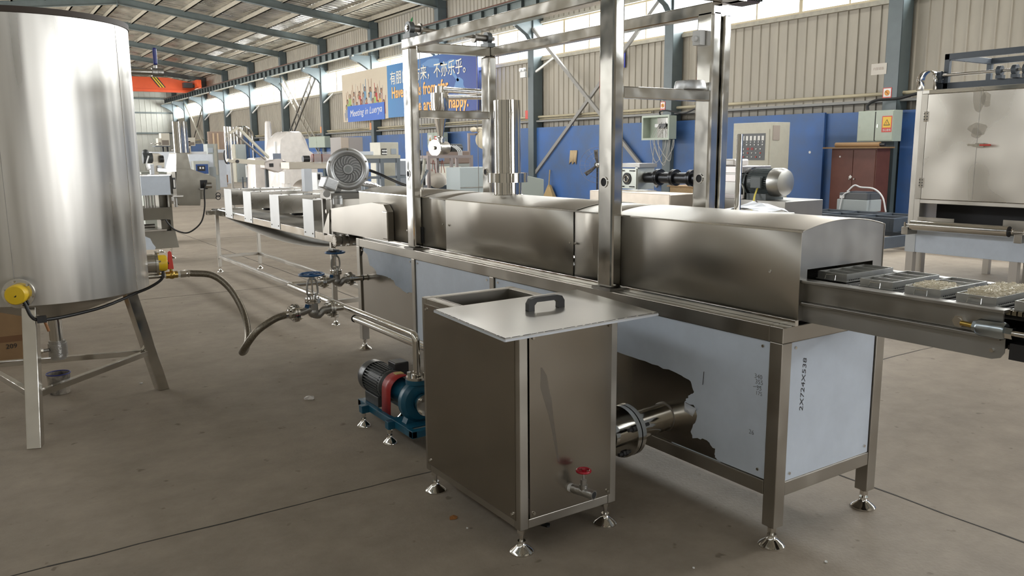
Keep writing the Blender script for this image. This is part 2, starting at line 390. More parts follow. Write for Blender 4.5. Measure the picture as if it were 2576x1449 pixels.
for y in cy:
    m = MB(); pcol(m, XL+.02, XL+.37, y, 0, EAVE); m.prism([(XL+.3, y-.1, 5.6), (XL+1.2, y-.1, 5.6), (XL+1.2, y-.1, 5.42), (XL+.3, y-.1, 4.85)], (0, .2, 0))
    if not any(a-.3 < y < b_+.3 for a, b_ in ((15.5, 20.5), (27.5, 32.5), (39.5, 44.5), (51.5, 56.5))): struct('steel_column', m, COLM)
# crane runway beams with web stiffeners and rail
for X in (14.2, XL+1.0):
    m = MB(); m.box(X-.12, X+.12, YB, 72.5, 5.60, 5.62).box(X-.008, X+.008, YB, 72.5, 5.62, 5.92).box(X-.13, X+.13, YB, 72.5, 5.92, 5.94)
    struct('crane_runway_beam', m, GIRD)
    m = MB(); y = YB
    while y < 72.4: m.box(X-.115, X+.115, y-.006, y+.006, 5.63, 5.915); y += .75
    struct('crane_beam_stiffeners', m, mat('stiffener_paint', (.045, .055, .055), .5))
    struct('crane_rail', MB().box(X-.14, X+.14, YB, 72.5, 5.94, 5.955).box(X-.025, X+.025, YB, 72.5, 5.955, 6.02), RUST)
y = -9.
while y < 70:
    struct('trim_4', MB().cyl((14.05, y, 5.55), (14.05, y+5.0, 5.55), .03, n=8), CREAM); y += 6.0
# eave and sill rails on the right-hand wall
struct('trim_5', MB().box(15.2, 15.3, YB, YF, 4.30, 4.39).box(15.18, 15.3, YB, YF, 5.40, 5.47), mat('sill_paint', (.40, .37, .30), .5, noise=.2))
struct('trim_6', MB().box(15.1, 15.28, YB, YF, 6.98, 7.04), PUR)
# window bays
FRM = mat('window_frame_paint', (.50, .42, .28), .5)
gm = bpy.data.materials.new('dusty_glass'); gm.use_nodes = True; gn = gm.node_tree.nodes; gl = gm.node_tree.links
go = gn['Material Output']; gn.remove(gn['Principled BSDF'])
gt = gn.new('ShaderNodeBsdfTransparent'); gt.inputs[0].default_value = (.93, .95, .96, 1); gg = gn.new('ShaderNodeBsdfGlossy'); gg.inputs['Roughness'].default_value = .15
gx = gn.new('ShaderNodeMixShader'); gx.inputs[0].default_value = .08; gl.new(gt.outputs[0], gx.inputs[1]); gl.new(gg.outputs[0], gx.inputs[2]); gl.new(gx.outputs[0], go.inputs[0])
edges = [YB]+cy; wi = 0
for k in range(len(edges)-1):
    y0, y1 = edges[k]+.05, edges[k+1]-.05
    if y1-y0 < .6: continue
    wi += 1; m = MB()
    m.box(15.27, 15.33, y0, y1, 4.38, 4.44).box(15.27, 15.33, y0, y1, 5.36, 5.42)
    nn = max(1, round((y1-y0)/1.18))
    for i in range(nn+1):
        y = y0+(y1-y0)*i/nn; w = .045 if i % 2 == 0 else .02; m.box(15.27, 15.33, y-w, y+w, 4.44, 5.36)
    w_ = struct('window_%d' % wi, m, FRM)
    MB().box(15.298, 15.304, y0, y1, 4.44, 5.36).build('glass_pane', gm, w_)
    m = MB(); m.box(XL-.06, XL, y0, y1, 4.38, 4.44).box(XL-.06, XL, y0, y1, 5.36, 5.42)
    for i in range(nn+1):
        y = y0+(y1-y0)*i/nn; m.box(XL-.06, XL, y-.03, y+.03, 4.44, 5.36)
    struct('window_%d' % (wi+30), m, FRM)
# blue painted lower wall
BLUEW = mat('blue_wall_paint', (.035, .115, .34), .5, noise=.45, nscale=1.1, stretch=(1, 1, 1), bump=.1, bscale=6, col2=(.06, .115, .235))
struct('baseboard_right', MB().box(15.02, 15.26, 9.4, 72, 0, 2.25), BLUEW)
struct('baseboard_right', MB().box(15.02, 15.26, YB, 9.0, 0, 2.25), BLUEW)
struct('trim_7', MB().box(15.0, 15.28, YB, 72, 2.42, 2.47), mat('rail_grey', (.25, .25, .24), .5))
struct('trim_8', MB().cyl((15.1, YB, 2.58), (15.1, 72, 2.58), .035, n=10).cyl((15.13, 16, 2.51), (15.13, 72, 2.51), .02, n=8), mat('conduit_cream', (.50, .44, .30), .5, noise=.35, nscale=4, stretch=(1, .2, 1)))
# wind bracing
def X_(a, b_, w=.1): return MB().bar(a, b_, w, .06, up=(1, 0, 0))
struct('wind_brace', X_((14.92, 21.3, 5.40), (14.92, 15.5, .6)), mat('brace_grey', (.27, .26, .24), .5))
struct('wind_brace', X_((14.99, 21.2, .75), (14.99, 15.2, 5.6)), mat('brace_grey', (.27, .26, .24), .5))
struct('wind_brace', X_((14.96, 69.0, 5.4), (14.96, 63.4, 2.0), .13), CREAM)
struct('wind_brace', X_((15.05, 69.2, 1.4), (15.05, 63.2, 5.3), .1), DULL)
def lattice(p, q, w=.42):
    p = Vector(p); q = Vector(q); d = (q-p).normalized(); s = d.cross(Vector((1, 0, 0))).normalized()*w/2; m = MB()
    m.bar(p+s, q+s, .07, .05).bar(p-s, q-s, .07, .05); L_ = (q-p).length; k = .3
    while k < L_: m.bar(p+d*k+s, p+d*k-s, .05, .04); k += .62
    return m
struct('lattice_brace', lattice((14.9, 45.0, 5.5), (14.9, 39.6, 1.6)), mat('brace_paint', (.40, .37, .31), .5))
struct('lattice_brace', lattice((14.75, 39.4, 5.4), (14.75, 44.9, 1.5)), mat('brace_dark', (.16, .15, .13), .5))
for y in cy[6:14]:                                            # short window stays
    struct('trim_9', MB().bar((15.0, y-.15, 3.95), (15.2, y-.9, 4.35), .06, .06), WHITE)
# overhead travelling crane
cr = thing('overhead_crane', 'orange overhead travelling crane spanning the hall under the roof', 'crane', (6, 62, 5.95))
m = MB(); m.prism([(-1.5, 61.75, 5.95), (-1.2, 61.75, 6.5), (.4, 61.75, 6.78), (12.4, 61.75, 6.78), (14.2, 61.75, 6.45), (14.2, 61.75, 6.05), (13.6, 61.75, 5.8), (-.8, 61.75, 5.8)], (0, .5, 0))
m.box(-1.2, 13.9, 61.7, 62.3, 5.95, 5.98); m.build('girder', ORANGE, cr)
for X in (14.2, -2.0): MB().box(X-.15, X+.15, 60.6, 63.4, 6.08, 6.62).build('end_carriage', ORANGE, cr)
MB().box(13.3, 13.9, 61.2, 61.7, 6.1, 6.45).cyl((13.9, 61.4, 6.25), (14.2, 61.4, 6.25), .12).build('travel_motor', MOTOR, cr)
for i, c in enumerate((INK, YEL, INK, YEL, INK)):
    MB().prism([(11.25+i*.09, 61.74, 6.78), (11.34+i*.09, 61.74, 6.78), (11.85+i*.09, 61.74, 6.1), (11.76+i*.09, 61.74, 6.1)], (0, -.01, 0)).build('warning_stripe', c, cr)
MB().box(9.2, 9.55, 61.73, 61.745, 6.4, 6.62).build('number_plate', GREYC, cr)
# banner on the wall
bn = thing('wall_banner', 'large blue and cream banner with greeting text hung under the windows', 'banner', (14.7, 30, 2.9))
BNB = bpy.data.materials.new('banner_blue'); BNB.use_nodes = True; q = BNB.node_tree; b = q.nodes['Principled BSDF']; b.inputs['Roughness'].default_value = .45
t_ = q.nodes.new('ShaderNodeTexCoord'); sp = q.nodes.new('ShaderNodeSeparateXYZ'); q.links.new(t_.outputs['Object'], sp.inputs[0])
mr = q.nodes.new('ShaderNodeMapRange'); mr.inputs['From Min'].default_value = -6; mr.inputs['From Max'].default_value = 1.2; q.links.new(sp.outputs['Y'], mr.inputs['Value'])
rp = q.nodes.new('ShaderNodeValToRGB'); e = rp.color_ramp.elements; e[0].color = (.035, .06, .27, 1); e[1].color = (.06, .24, .50, 1); q.links.new(mr.outputs[0], rp.inputs['Fac']); q.links.new(rp.outputs['Color'], b.inputs['Base Color'])
MB().box(14.69, 14.73, 24.0, 31.1, 2.92, 5.0).build('printed_panel', BNB, bn)
MB().box(14.69, 14.73, 31.1, 35.9, 2.9, 5.0).build('photo_panel', mat('banner_cream', (.62, .53, .40), .5), bn)
CONT = mat('banner_map_tint', (.13, .27, .52), .5)
def blob(mb, cy_, cz, ry, rz, seed, x=14.686, n=26):
    rr = random.Random(seed); pts = []
    ph = [rr.uniform(0, 6) for _ in range(4)]
    for i in range(n):
        t = 2*pi*i/n; k = 1+.22*sin(2*t+ph[0])+.16*sin(3*t+ph[1])+.10*sin(5*t+ph[2])+rr.uniform(-.05, .05)
        pts.append((x, cy_-ry*k*cos(t), cz+rz*k*sin(t)))
    mb.prism(pts, (.003, 0, 0))
m = MB(); blob(m, 29.6, 4.45, .9, .34, 3); blob(m, 28.8, 4.1, .45, .3, 9); blob(m, 28.5, 3.2, .25, .3, 4); blob(m, 27.2, 4.75, .8, .14, 5); blob(m, 26.0, 4.6, .5, .18, 8); blob(m, 25.2, 3.75, .36, .34, 12)
m.prism([(14.686, 25.9, 4.35), (14.686, 25.7, 4.4), (14.686, 25.25, 4.0), (14.686, 25.35, 3.95)], (.003, 0, 0)).prism([(14.686, 25.3, 3.5), (14.686, 25.0, 3.5), (14.686, 24.9, 2.95), (14.686, 25.0, 2.95)], (.003, 0, 0))
m.build('map_print', CONT, bn, fix=True)
WTX = mat('banner_white', (.85, .80, .68), .5); OTX = mat('banner_orange', (.95, .50, .16), .5)
def btext(s_, y, z, size, m_, width=None, x=14.676): return text(s_, 'lettering', m_, bn, (x, y, z), (0, -1, 0), (0, 0, 1), size, .004, width=width, bold=(.014 if s_.isascii() else .002))
btext('有朋自远方来，不亦乐乎。', 30.8, 4.26, .56, WTX, 6.0)
btext('Have friends from afar,', 30.7, 3.68, .62, OTX, 4.75)
btext('we are very happy.', 28.75, 3.08, .62, OTX, 4.15)
MB().box(14.66, 14.68, 31.4, 35.3, 2.88, 3.58).build('small_banner', mat('small_banner_blue', (.02, .13, .55), .4), bn)
text('Meeting in Luerya', 'lettering', WHITE, bn, (14.655, 35.05, 3.10), (0, -1, .03), (0, 0, 1), .42, .002, width=3.4, shear=.25)
SK = mat('print_skin', (.42, .24, .15), .6); HR = mat('print_hair', (.05, .03, .02), .6)
cols = [mat('print_c%d' % i, c, .6) for i, c in enumerate(((.5, .05, .05), (.55, .5, .45), (.15, .3, .45), (.6, .4, .1), (.35, .45, .15), (.4, .12, .1), (.3, .3, .32)))]
pr_ = random.Random(5); bins = {}
def pm(m_): return bins.setdefault(m_.name, (m_, MB()))[1]
for i in range(22):
    row = i % 3; y = 35.45-(i/22)*4.2+pr_.uniform(-.08, .08); z = (3.72, 3.95, 4.15)[row]+pr_.uniform(-.06, .06)-abs(y-33.3)*.12; xx = 14.684-.0006*(2-row)
    c_ = cols[pr_.randrange(7)]
    pm(c_).prism([(xx, y+.13, z-.05), (xx, y-.13, z-.05), (xx, y-.15, z-.42), (xx, y+.15, z-.42)], (.001, 0, 0))
    pm(HR).prism([(xx-.0002, y+.085*cos(t), z+.06+.11*sin(t)) for t in [2*pi*j/12 for j in range(12)]], (.0005, 0, 0))
    pm(SK).prism([(xx-.0007, y+.058*cos(t), z+.045+.075*sin(t)) for t in [2*pi*j/12 for j in range(12)]], (.0005, 0, 0))
    if row == 2 or pr_.random() < .35:
        for s_ in (-1, 1):
            h = pr_.uniform(.25, .5); y2 = y+s_*pr_.uniform(.1, .28)
            pm(SK if pr_.random() < .6 else c_).prism([(xx, y+s_*.1-.025, z-.08), (xx, y+s_*.1+.025, z-.08), (xx, y2+.018, z+h), (xx, y2-.018, z+h)], (.001, 0, 0))
for y, z1 in ((35.6, 3.3), (31.6, 3.3)):
    pm(cols[6]).prism([(14.684, y+.12, z1), (14.684, y-.12, z1), (14.684, y-.06, 2.95), (14.684, y+.05, 2.95)], (.001, 0, 0))
for m_, mb in bins.values(): mb.build('crowd_print', m_, bn)
# ================================================================ TUNNEL MACHINE
X0, X1, Y0, Y1, ZT = 2.475, 3.145, 1.89, 5.90, .888
tm = thing('tunnel_machine', 'long stainless steel tunnel machine with arched cover and tall portal posts', 'machine', (2.8, 3.9, 0))
# frame: rails and legs
m = MB(); m.box(X0, X1, Y0, Y0+.06, ZT-.062, ZT).box(X0, X1, Y1-.06, Y1, ZT-.062, ZT).box(X0, X0+.06, Y0+.06, Y1-.06, ZT-.062, ZT).box(X1-.06, X1, Y0+.06, Y1-.06, ZT-.062, ZT)
m.box(X0+.002, X0+.058, Y0+.06, Y1-.06, .208, .265).box(X1-.058, X1-.002, Y0+.06, Y1-.06, .208, .265).box(X0+.06, X1-.06, Y0+.002, Y0+.058, .209, .266).box(X0+.06, X1-.06, Y1-.058, Y1-.002, .209, .266)
for y in (3.93, 4.935): m.box(X0+.001, X0+.05, y-.022, y+.022, .265, ZT-.062)
m.build('frame', STEELV, tm, bevel=.003)
for x in (X0, X1-.058):
    for y in (Y0, 3.9, Y1-.058):
        zt = ZT-.062 if y != 3.9 else .208
        MB().box(x, x+.058, y, y+.058, .085, zt).build('leg', STEELV, tm, bevel=.003)
        foot(tm, x+.029, y+.029, .09, r=.052)
# body panels under the tunnel
def panel(y0, y1, mt, name='side_panel'):
    return MB().box(X0+.012, X0+.016, y0, y1, .266, ZT-.064).build(name, mt, tm)
SHEET = mat('mirror_sheet', (.40, .375, .335), .20, 1., noise=.06, nscale=2, bump=.03, bscale=3)
panel(1.95, 3.905, SHEET); panel(3.955, 4.91, SHEET); panel(4.96, 5.84, SHEET)
pan = [o for o in tm.children if o.name.startswith('side_panel')]
MB().box(X0+.06, X1-.06, Y0+.008, Y0+.012, .266, ZT-.064).build('end_panel', SHEET, tm)
MB().box(X0+.06, X1-.06, Y1-.012, Y1-.008, .266, ZT-.064).build('end_panel', SHEET, tm)
MB().box(X1-.016, X1-.012, Y0+.06, Y1-.06, .266, ZT-.064).build('side_panel', SHEET, tm)
MB().box(X0+.02, X1-.02, Y0+.02, Y1-.02, .27, .275).build('floor_pan', DULL, tm)
MB().box(X0+.02, X1-.02, Y0+.02, Y1-.02, ZT-.03, ZT-.02).build('deck', DULL, tm)
# peeling film: jagged sheets just proud of the steel
rj = random.Random(11)
def jag(a, b_, n_, amp):
    out = []
    for k in range(n_): t = k/n_; out.append((a[0]+(b_[0]-a[0])*t+rj.uniform(-amp, amp), a[1]+(b_[1]-a[1])*t+rj.uniform(-amp, amp)))
    return out
def film(pts, name='protective_film', mt=None, th=.0012, x=None):
    xx = X0+.0115 if x is None else x
    return MB().prism([(xx, p[0], p[1]) for p in pts], (-th, 0, 0)).build(name, mt or FILM, tm, fix=True)
def on(px, py): p = at(px, py, x=X0+.0115); return (p.y, p.z)
zt, zb = ZT-.066, .268
pl = [(1.955, zb), (1.955, zt), (3.90, zt), (3.90, on(1230, 800)[1] if False else .60), ]
tear = [on(1560, 888), on(1640, 915), on(1715, 943), on(1738, 960), on(1746, 985), on(1730, 1000), on(1722, 1012), on(1745, 1018), on(1755, 1050), on(1738, 1082), on(1742, 1102), on(1775, 1105), on(1798, 1130), on(1798, 1150), on(1812, 1160)]
pts = [(1.955, zb), (1.955, zt), (3.90, zt), (3.90, .62), (3.2, .60), (2.85, on(1500, 868)[1])]
for a, b_ in zip(tear[:-1], tear[1:]): pts += jag(a, b_, 5, .0035)
pts += [tear[-1], (on(1812, 1160)[0], zb)]
f = film(pts); f['label'] = 'torn pale blue protective film'
film([on(1690, 1118), on(1740, 1135), on(1790, 1160), on(1812, 1172), (on(1812, 1172)[0], zb), (on(1690, 1118)[0], zb)])
film([(3.958, zb), (3.958, zt), (4.908, zt), (4.908, zb)])
t2 = [on(913, 628), on(925, 642), on(927, 655), on(930, 668), on(937, 672), on(945, 680), on(948, 690), on(975, 697), on(985, 702), on(990, 706), on(995, 716), on(1010, 728), on(1025, 738), on(1030, 733)]
pts = []
for a, b_ in zip(t2[:-1], t2[1:]): pts += jag(a, b_, 4, .004)
film(pts+[(4.962, t2[-1][1]), (4.962, zt), (t2[0][0], zt)], mt=mat('grey_blue_film', (.36, .42, .50), .4, noise=.1, nscale=9, bump=.06, bscale=15))
MB().prism([(X0+.064, Y0+.0075, zb), (X1-.064, Y0+.0075, zb), (X1-.064, Y0+.0075, zt), (X0+.064, Y0+.0075, zt)], (0, -.0012, 0)).build('protective_film', FILM, tm)
# a curl of loose film at the tear
m = MB(); c0 = at(1722, 1012, x=X0+.005)
m.add([c0+Vector((0, .0, 0)), c0+Vector((-.02, -.02, -.03)), c0+Vector((-.012, -.06, -.045)), c0+Vector((0, -.07, -.01)), c0+Vector((-.022, -.04, -.02))], [(0, 1, 4), (1, 2, 4), (2, 3, 4), (3, 0, 4)], True)
m.build('film_curl', FILMW, tm, solid=.001)
m = MB()
for y, z in ((1.985, .80), (1.985, .30), (3.87, .80), (4.88, .80), (3.99, .80), (4.99, .80), (5.81, .80)): screw(m, (X0+.012, y, z), (-1, 0, 0), .0075)
for x, z in ((X0+.085, .80), (X0+.085, .295), (X1-.09, .30), (X1-.09, .80)): screw(m, (x, Y0+.008, z), (0, -1, 0), .0075)
m.build('panel_screws', POLISH, tm)
# pen marks on the film
text('2X724X538', 'pen_marks', INK, tm, (at(2022, 990, y=Y0+.005).x, Y0+.0058, .535), (.04, 0, 1), (-1, 0, 0), .032, .0002, width=.215, shear=.2)
for s_, px, py, sz in (('340', 1897, 950, .026), ('355', 1899, 964, .026), ('35', 1902, 980, .026), ('175', 1900, 992, .022), ('26', 1883, 1090, .026)):
    p = at(px, py, x=X0+.009); text(s_, 'pen_marks', mat('pencil', (.2, .22, .25), .6), tm, (X0+.0098, p.y, p.z), (0, -1, 0), (0, 0, 1), sz, .0002)
m = MB(); a = at(1771, 935, x=X0+.0098); b_ = at(1768, 968, x=X0+.0098); m.bar(a, b_, .0015, .003, up=(1, 0, 0))
a = at(1895, 972, x=X0+.0098); b_ = at(1915, 974, x=X0+.0098); m.bar(a, b_, .001, .002, up=(1, 0, 0))
for q in (((908, 620), (903, 640)), ((913, 622), (908, 643))): m.bar(at(*q[0], x=X0+.0095), at(*q[1], x=X0+.0095), .002, .008, up=(1, 0, 0))
m.build('pen_marks', INK, tm)
# arched cover in five sections
CX0, CX1, CZB, CZS, RISE = 2.553, 3.085, .905, 1.243, .030
def arc(x0, x1, z, rise, n_=20): return [(x0+(x1-x0)*k/n_, z+rise*(1-(2*k/n_-1)**2)) for k in range(n_+1)]
COVER = mat('cover_steel', (.57, .54, .485), .43, 1., noise=.06, nscale=1.5, rvar=.04, stretch=(1, .6, 1))
def shell(y0, y1, o=0.):
    m = MB(); ar = arc(CX0-o, CX1+o, CZS+o, RISE+.004, 24)
    prof = [(CX0-o, CZB)]+ar+[(CX1+o, CZB)]; k = len(prof); cnt = max(2, int((y1-y0)/.4))
    vs = []; fs = []
    for j in range(cnt+1):
        y = y0+(y1-y0)*j/cnt; vs += [(p[0], y, p[1]) for p in prof]
    # side walls flat, arch smooth
    for j in range(cnt):
        for i in range(k-1): fs.append((j*k+i, j*k+i+1, (j+1)*k+i+1, (j+1)*k+i))
    b0 = len(m.v); m.add(vs, fs)
    for fi, f_ in enumerate(fs):
        if 1 <= fi % (k-1) <= k-3: m.sm[fi] = True
    return m
for y0, y1, o in ((Y0-.003, 2.948, 0), (2.955, 3.25, -.004), (3.257, 4.592, .0), (4.598, 4.93, -.003), (4.936, 5.985, .0)):
    s_ = shell(y0, y1, o).build('cover_section', COVER, tm, solid=.003, fix=True)
# bright strip added along the cover's shoulder, imitates the glint on its edge
MB().box(CX0-.0025, CX0+.004, Y0-.004, 5.985, CZS-.003, CZS+.0035).build('cover_edge', POLISH, tm)
# end plates with the opening
ar = arc(CX0+.002, CX1-.002, CZS-.002, RISE+.004, 24); m = MB()
oz = 1.098; ox0, ox1 = 2.60, 3.02
for y in (Y0, 5.98):
    m.prism([(CX0+.002, y, oz)]+[(p[0], y, p[1]) for p in ar]+[(CX1-.002, y, oz)], (0, .003, 0))
    m.box(CX0+.002, ox0, y, y+.003, CZB, oz).box(ox1, CX1-.002, y, y+.003, CZB, oz)
    if y < 3: m.build('end_plate', mat('end_plate_steel', (.42, .415, .40), .40, 1., rvar=.05, noise=.05), tm); m = MB()
m.build('end_plate', mat('end_plate_steel', (.42, .415, .40), .40, 1., rvar=.05, noise=.05), tm)
MB().box(CX0+.01, CX1-.01, 2.35, 2.355, CZB, CZS).build('inner_wall', DARK, tm)
# strip (gasket angle) between frame and cover
m = MB(); m.box(CX0-.022, CX0-.002, Y0-.01, 2.87, ZT, .912).box(CX0-.022, CX0-.002, 3.01, 4.92, ZT, .912).box(CX0-.022, CX0-.002, 5.05, 5.9, ZT, .912)
m.build('cover_seat', TUBE, tm, bevel=.002)
m = MB()
for y, z in ((2.02, 1.08), (2.98, 1.19), (3.24, 1.08), (3.28, 1.08), (4.55, 1.08), (4.63, 1.08), (5.15, 1.0)):
    screw(m, (CX0-.001, y, z), (-1, 0, 0), .007)
m.build('cover_screws', POLISH, tm)
MB().box(CX0-.006, CX0+.004, 2.953, 2.975, .90, 1.09).box(CX0-.006, CX0+.004, 4.905, 4.925, .93, 1.04).build('cable_slot', DARK, tm)
# chimney
sp_ = MB().lathe([(.0, 1.842), (.079, 1.842), (.080, 1.846), (.073, 1.880), (.070, 1.884), (0, 1.884)], (3.02, 2.925, -.003), n=40).build('steel_pan', ALU); tag(sp_, 'upturned round steel pan on the crossbar of the near portal', 'pan')
cx_, cy_ = 2.822, 4.27
m = MB(); m.lathe([(.096, 1.262), (.096, 1.276), (.088, 1.28), (.088, 1.37)], (cx_, cy_, 0)).lathe([(.088, 1.355), (.126, 1.355), (.126, 1.412), (.086, 1.414)], (cx_, cy_, 0), smooth=False, n=40)
ch = m.build('chimney_base', POLISH, tm)
MB().lathe([(.083, 1.40), (.083, 1.855), (.079, 1.855), (.079, 1.41)], (cx_, cy_, 0), n=40).build('chimney_pipe', POLISH, tm)
MB().bar((cx_-.084, cy_-.02, 1.42), (cx_-.084, cy_-.02, 1.85), .004, .003).build('seam', TUBE, tm)
# portal posts
PW, PD = .066, .108
def post(x, y, z1, hole=True):
    p = MB().box(x, x+PW, y, y+PD, ZT+.012, z1).build('portal_post', TUBE, tm, bevel=.012)
    MB().box(x-.02, x+PW+.02, y-.015, y+PD+.015, ZT, ZT+.012).build('post_foot_plate', DULL, p)
    if hole:
        MB().lathe([(.026, 0), (.026, .004), (.020, .004), (.019, .0)], (x, y+PD*.55, 1.40), (-1, 0, 0), n=20).build('hole_rim', POLISH, p)
        MB().cyl((x+.001, y+PD*.55, 1.40), (x-.0012, y+PD*.55, 1.40), .020).build('bolt_hole', DARK, p)
    return p
PX = 2.490; PR = 3.125
post(PX, 2.885, 2.36); post(PX, 4.925, 2.225); post(PR, 2.885, 2.225); post(PR-.02, 4.925, 2.20)
MB().box(PX+.0, PX+PW, 2.99, 5.035, 2.222, 2.285).build('portal_beam', TUBE, tm, bevel=.006)
MB().box(PR-.0, PR+PW, 2.885, 5.035, 2.200, 2.262).build('portal_beam', TUBE, tm, bevel=.006)
MB().box(PX+PW, PR-.001, 4.93, 5.0, 2.200, 2.262).build('portal_crossbar', TUBE, tm, bevel=.006)
MB().box(PX+PW, PR-.02, 4.93, 4.99, 1.770, 1.822).build('portal_crossbar', TUBE, tm, bevel=.005)
MB().box(PX+PW, PR, 2.89, 2.95, 1.785, 1.838).build('portal_crossbar', TUBE, tm, bevel=.005)
MB().box(PX+PW, PR+.14, 2.80, 2.90, 2.262, 2.33).build('portal_crossbar', TUBE, tm, bevel=.006)
MB().box(PR+PW+.004, PR+PW+.05, 2.87, 2.93, .95, 2.2).build('guide_rail', TUBE, tm, bevel=.004)
MB().cyl((PR+PW+.04, 2.78, .93), (PR+PW+.04, 2.78, 1.62), .016).build('guide_rod', POLISH, tm)
# lifting shaft and bearings on the far portal
m = MB().cyl((PX+.01, 4.98, 2.352), (PR+.06, 4.98, 2.325), .013, n=14); sh = m.build('drive_shaft', TUBE, tm)
for x in (PX+.02, PR-.01):
    z = 2.352-(x-PX)*.042
    b_ = MB().box(x-.01, x+.05, 4.93, 5.03, 2.262 if x > 3 else 2.285, z-.035).cyl((x-.0, 4.98, z), (x+.035, 4.98, z), .042, n=24).build('pillow_bearing', mat('bearing_grey', (.12, .13, .13), .4, .5), tm)
    MB().cyl((x-.004, 4.98, z), (x-.001, 4.98, z), .022, n=16).build('bearing_face', POLISH, b_)
    MB().cyl((x+.085 if x < 3 else x-.10, 4.98, z), (x+.10 if x < 3 else x-.085, 4.98, z), .036, n=18).cyl((x+.03 if x < 3 else x-.085, 4.98, z), (x+.085 if x < 3 else x-.0, 4.98, z), .022, n=18).build('pulley', DULL, tm)
MB().prism([(PX+.045, 4.98, 2.39), (PX+.06, 4.98, 2.40), (PX+.062, 4.98, 2.425), (PX+.05, 4.98, 2.41)], (0, .004, 0)).build('green_tag', mat('green_tag', (.02, .35, .08), .5), tm)
for x in (PX+.10, PR-.09): MB().cyl((x, 4.97, 2.33), (x, 4.97, .95 if x > 3 else 1.28), .0022, n=6).build('lifting_cable', DULL, tm)
m = MB().box(PR+PW+.075, PR+PW+.19, 2.81, 2.93, 2.262, 2.40)
mo = m.build('lift_motor', mat('motor_plum', (.12, .10, .13), .4), tm, bevel=.008); m = MB()
for k in range(6): m.box(PR+PW+.10+k*.016, PR+PW+.106+k*.016, 2.795, 2.81, 2.27, 2.39)
m.build('motor_fins', MOTOR, mo)
MB().box(PR+PW+.02, PR+PW+.075, 2.80, 2.94, 2.262, 2.42).build('motor_bracket', POLISH, tm)
MB().box(PR-.04, PR-.002, 2.93, 2.98, 2.06, 2.13).cyl((PR-.06, 2.955, 2.09), (PR-.03, 2.955, 2.09), .014).build('limit_switch', WHITEP, tm)
# belt outfeed: two channel beams, apron plate, belt
BX = 2.560; BY = 1.165
for s_, x in ((0, BX), (1, 3.07)):
    sg = 1 if s_ == 0 else -1
    m = MB(); m.box(x, x+sg*.045, BY, 1.95, 1.050, 1.062).box(x+sg*.022, x+sg*.030, BY+.01, 1.95, .978, 1.050).box(x, x+sg*.045, BY+.005, 1.95, .966, .978)
    m.build('channel_beam', DULL, tm, bevel=.002)
    m = MB(); xx = x+sg*.026
    m.prism([(xx, BY, .97), (xx, 1.90, .97), (xx, 1.90, .900), (xx, BY+.035, .900), (xx, BY+.010, .908), (xx, BY, .925)], (sg*.004, 0, 0)); m.build('apron_plate', mat('apron_steel', (.40, .395, .38), .4, .9, rvar=.05, noise=.05), tm)
m = MB(); xx = BX+.022
m.cyl((xx, 1.30, 1.005), (xx-.018, 1.30, 1.005), .020, n=6).cyl((xx-.018, 1.30, 1.005), (xx-.022, 1.30, 1.005), .012, n=12); m.build('tension_bolt', POLISH, tm)
m = MB(); m.cyl((xx-.03, 1.285, 1.004), (xx-.03, 1.225, 1.0), .008, n=10); m.build('tension_rod', BRASS, tm)
MB().cyl((xx-.03, 1.245, 1.002), (xx-.03, 1.232, 1.002), .018, n=6).lathe([(.0, 0), (.024, 0), (.027, .006), (.027, .075), (.023, .082), (0, .082)], (xx-.03, 1.232, 1.001), (0, -1, 0)).build('tension_block', mat('zinc_plate', (.42, .47, .50), .25, 1.), tm)
MB().cyl((xx-.03, 1.150, .998), (xx-.03, 1.128, .998), .019, n=6).cyl((xx-.03, 1.13, .998), (xx-.03, .95, .995), .009, n=10).build('threaded_rod', POLISH, tm)
screwm = MB(); screw(screwm, (BX+.026, 1.20, .928), (-1, 0, 0), .008); screwm.build('apron_screw', POLISH, tm)
# belt: cross rods between two side chains
BELT = mat('belt_dark', (.045, .042, .038), .45, .8, noise=.3, nscale=40)
m = MB(); y = .93
while y < 2.34: m.cyl((2.60, y, 1.052), (3.04, y, 1.052), .0022, n=5, caps=False); y += .016
m.build('wire_belt', BELT, tm)['kind'] = 'stuff'
MB().box(2.612, 3.03, .93, 2.34, 1.040, 1.046).build('belt_bed', BELT, tm)
m = MB(); y = .93
while y < 1.92:
    for x in (2.598, 3.045): m.box(x-.006, x+.006, y, y+.012, 1.044, 1.058)
    y += .0165
ch_ = m.build('belt_chain', mat('chain_links', (.30, .26, .19), .35, 1.), tm); ch_['kind'] = 'stuff'
MB().cyl((2.60, .97, 1.0), (3.04, .97, 1.0), .052, n=24).build('tail_roller', BELT, tm)
m = MB(); y = .95
while y < 1.20: m.box(2.592, 2.604, y, y+.011, .938, .952); y += .0165
m.box(2.61, 3.03, .95, 1.9, .938, .944); m.build('return_belt', BELT, tm)
MB().box(2.56, 3.08, 1.03, 1.14, .915, .965).build('tail_bracket', BLACKP, tm)
# inner slots seen in the opening
m = MB(); MB().box(2.62, 2.84, 2.10, 2.104, 1.075, 1.10).build('inner_baffle', STEELV, tm)
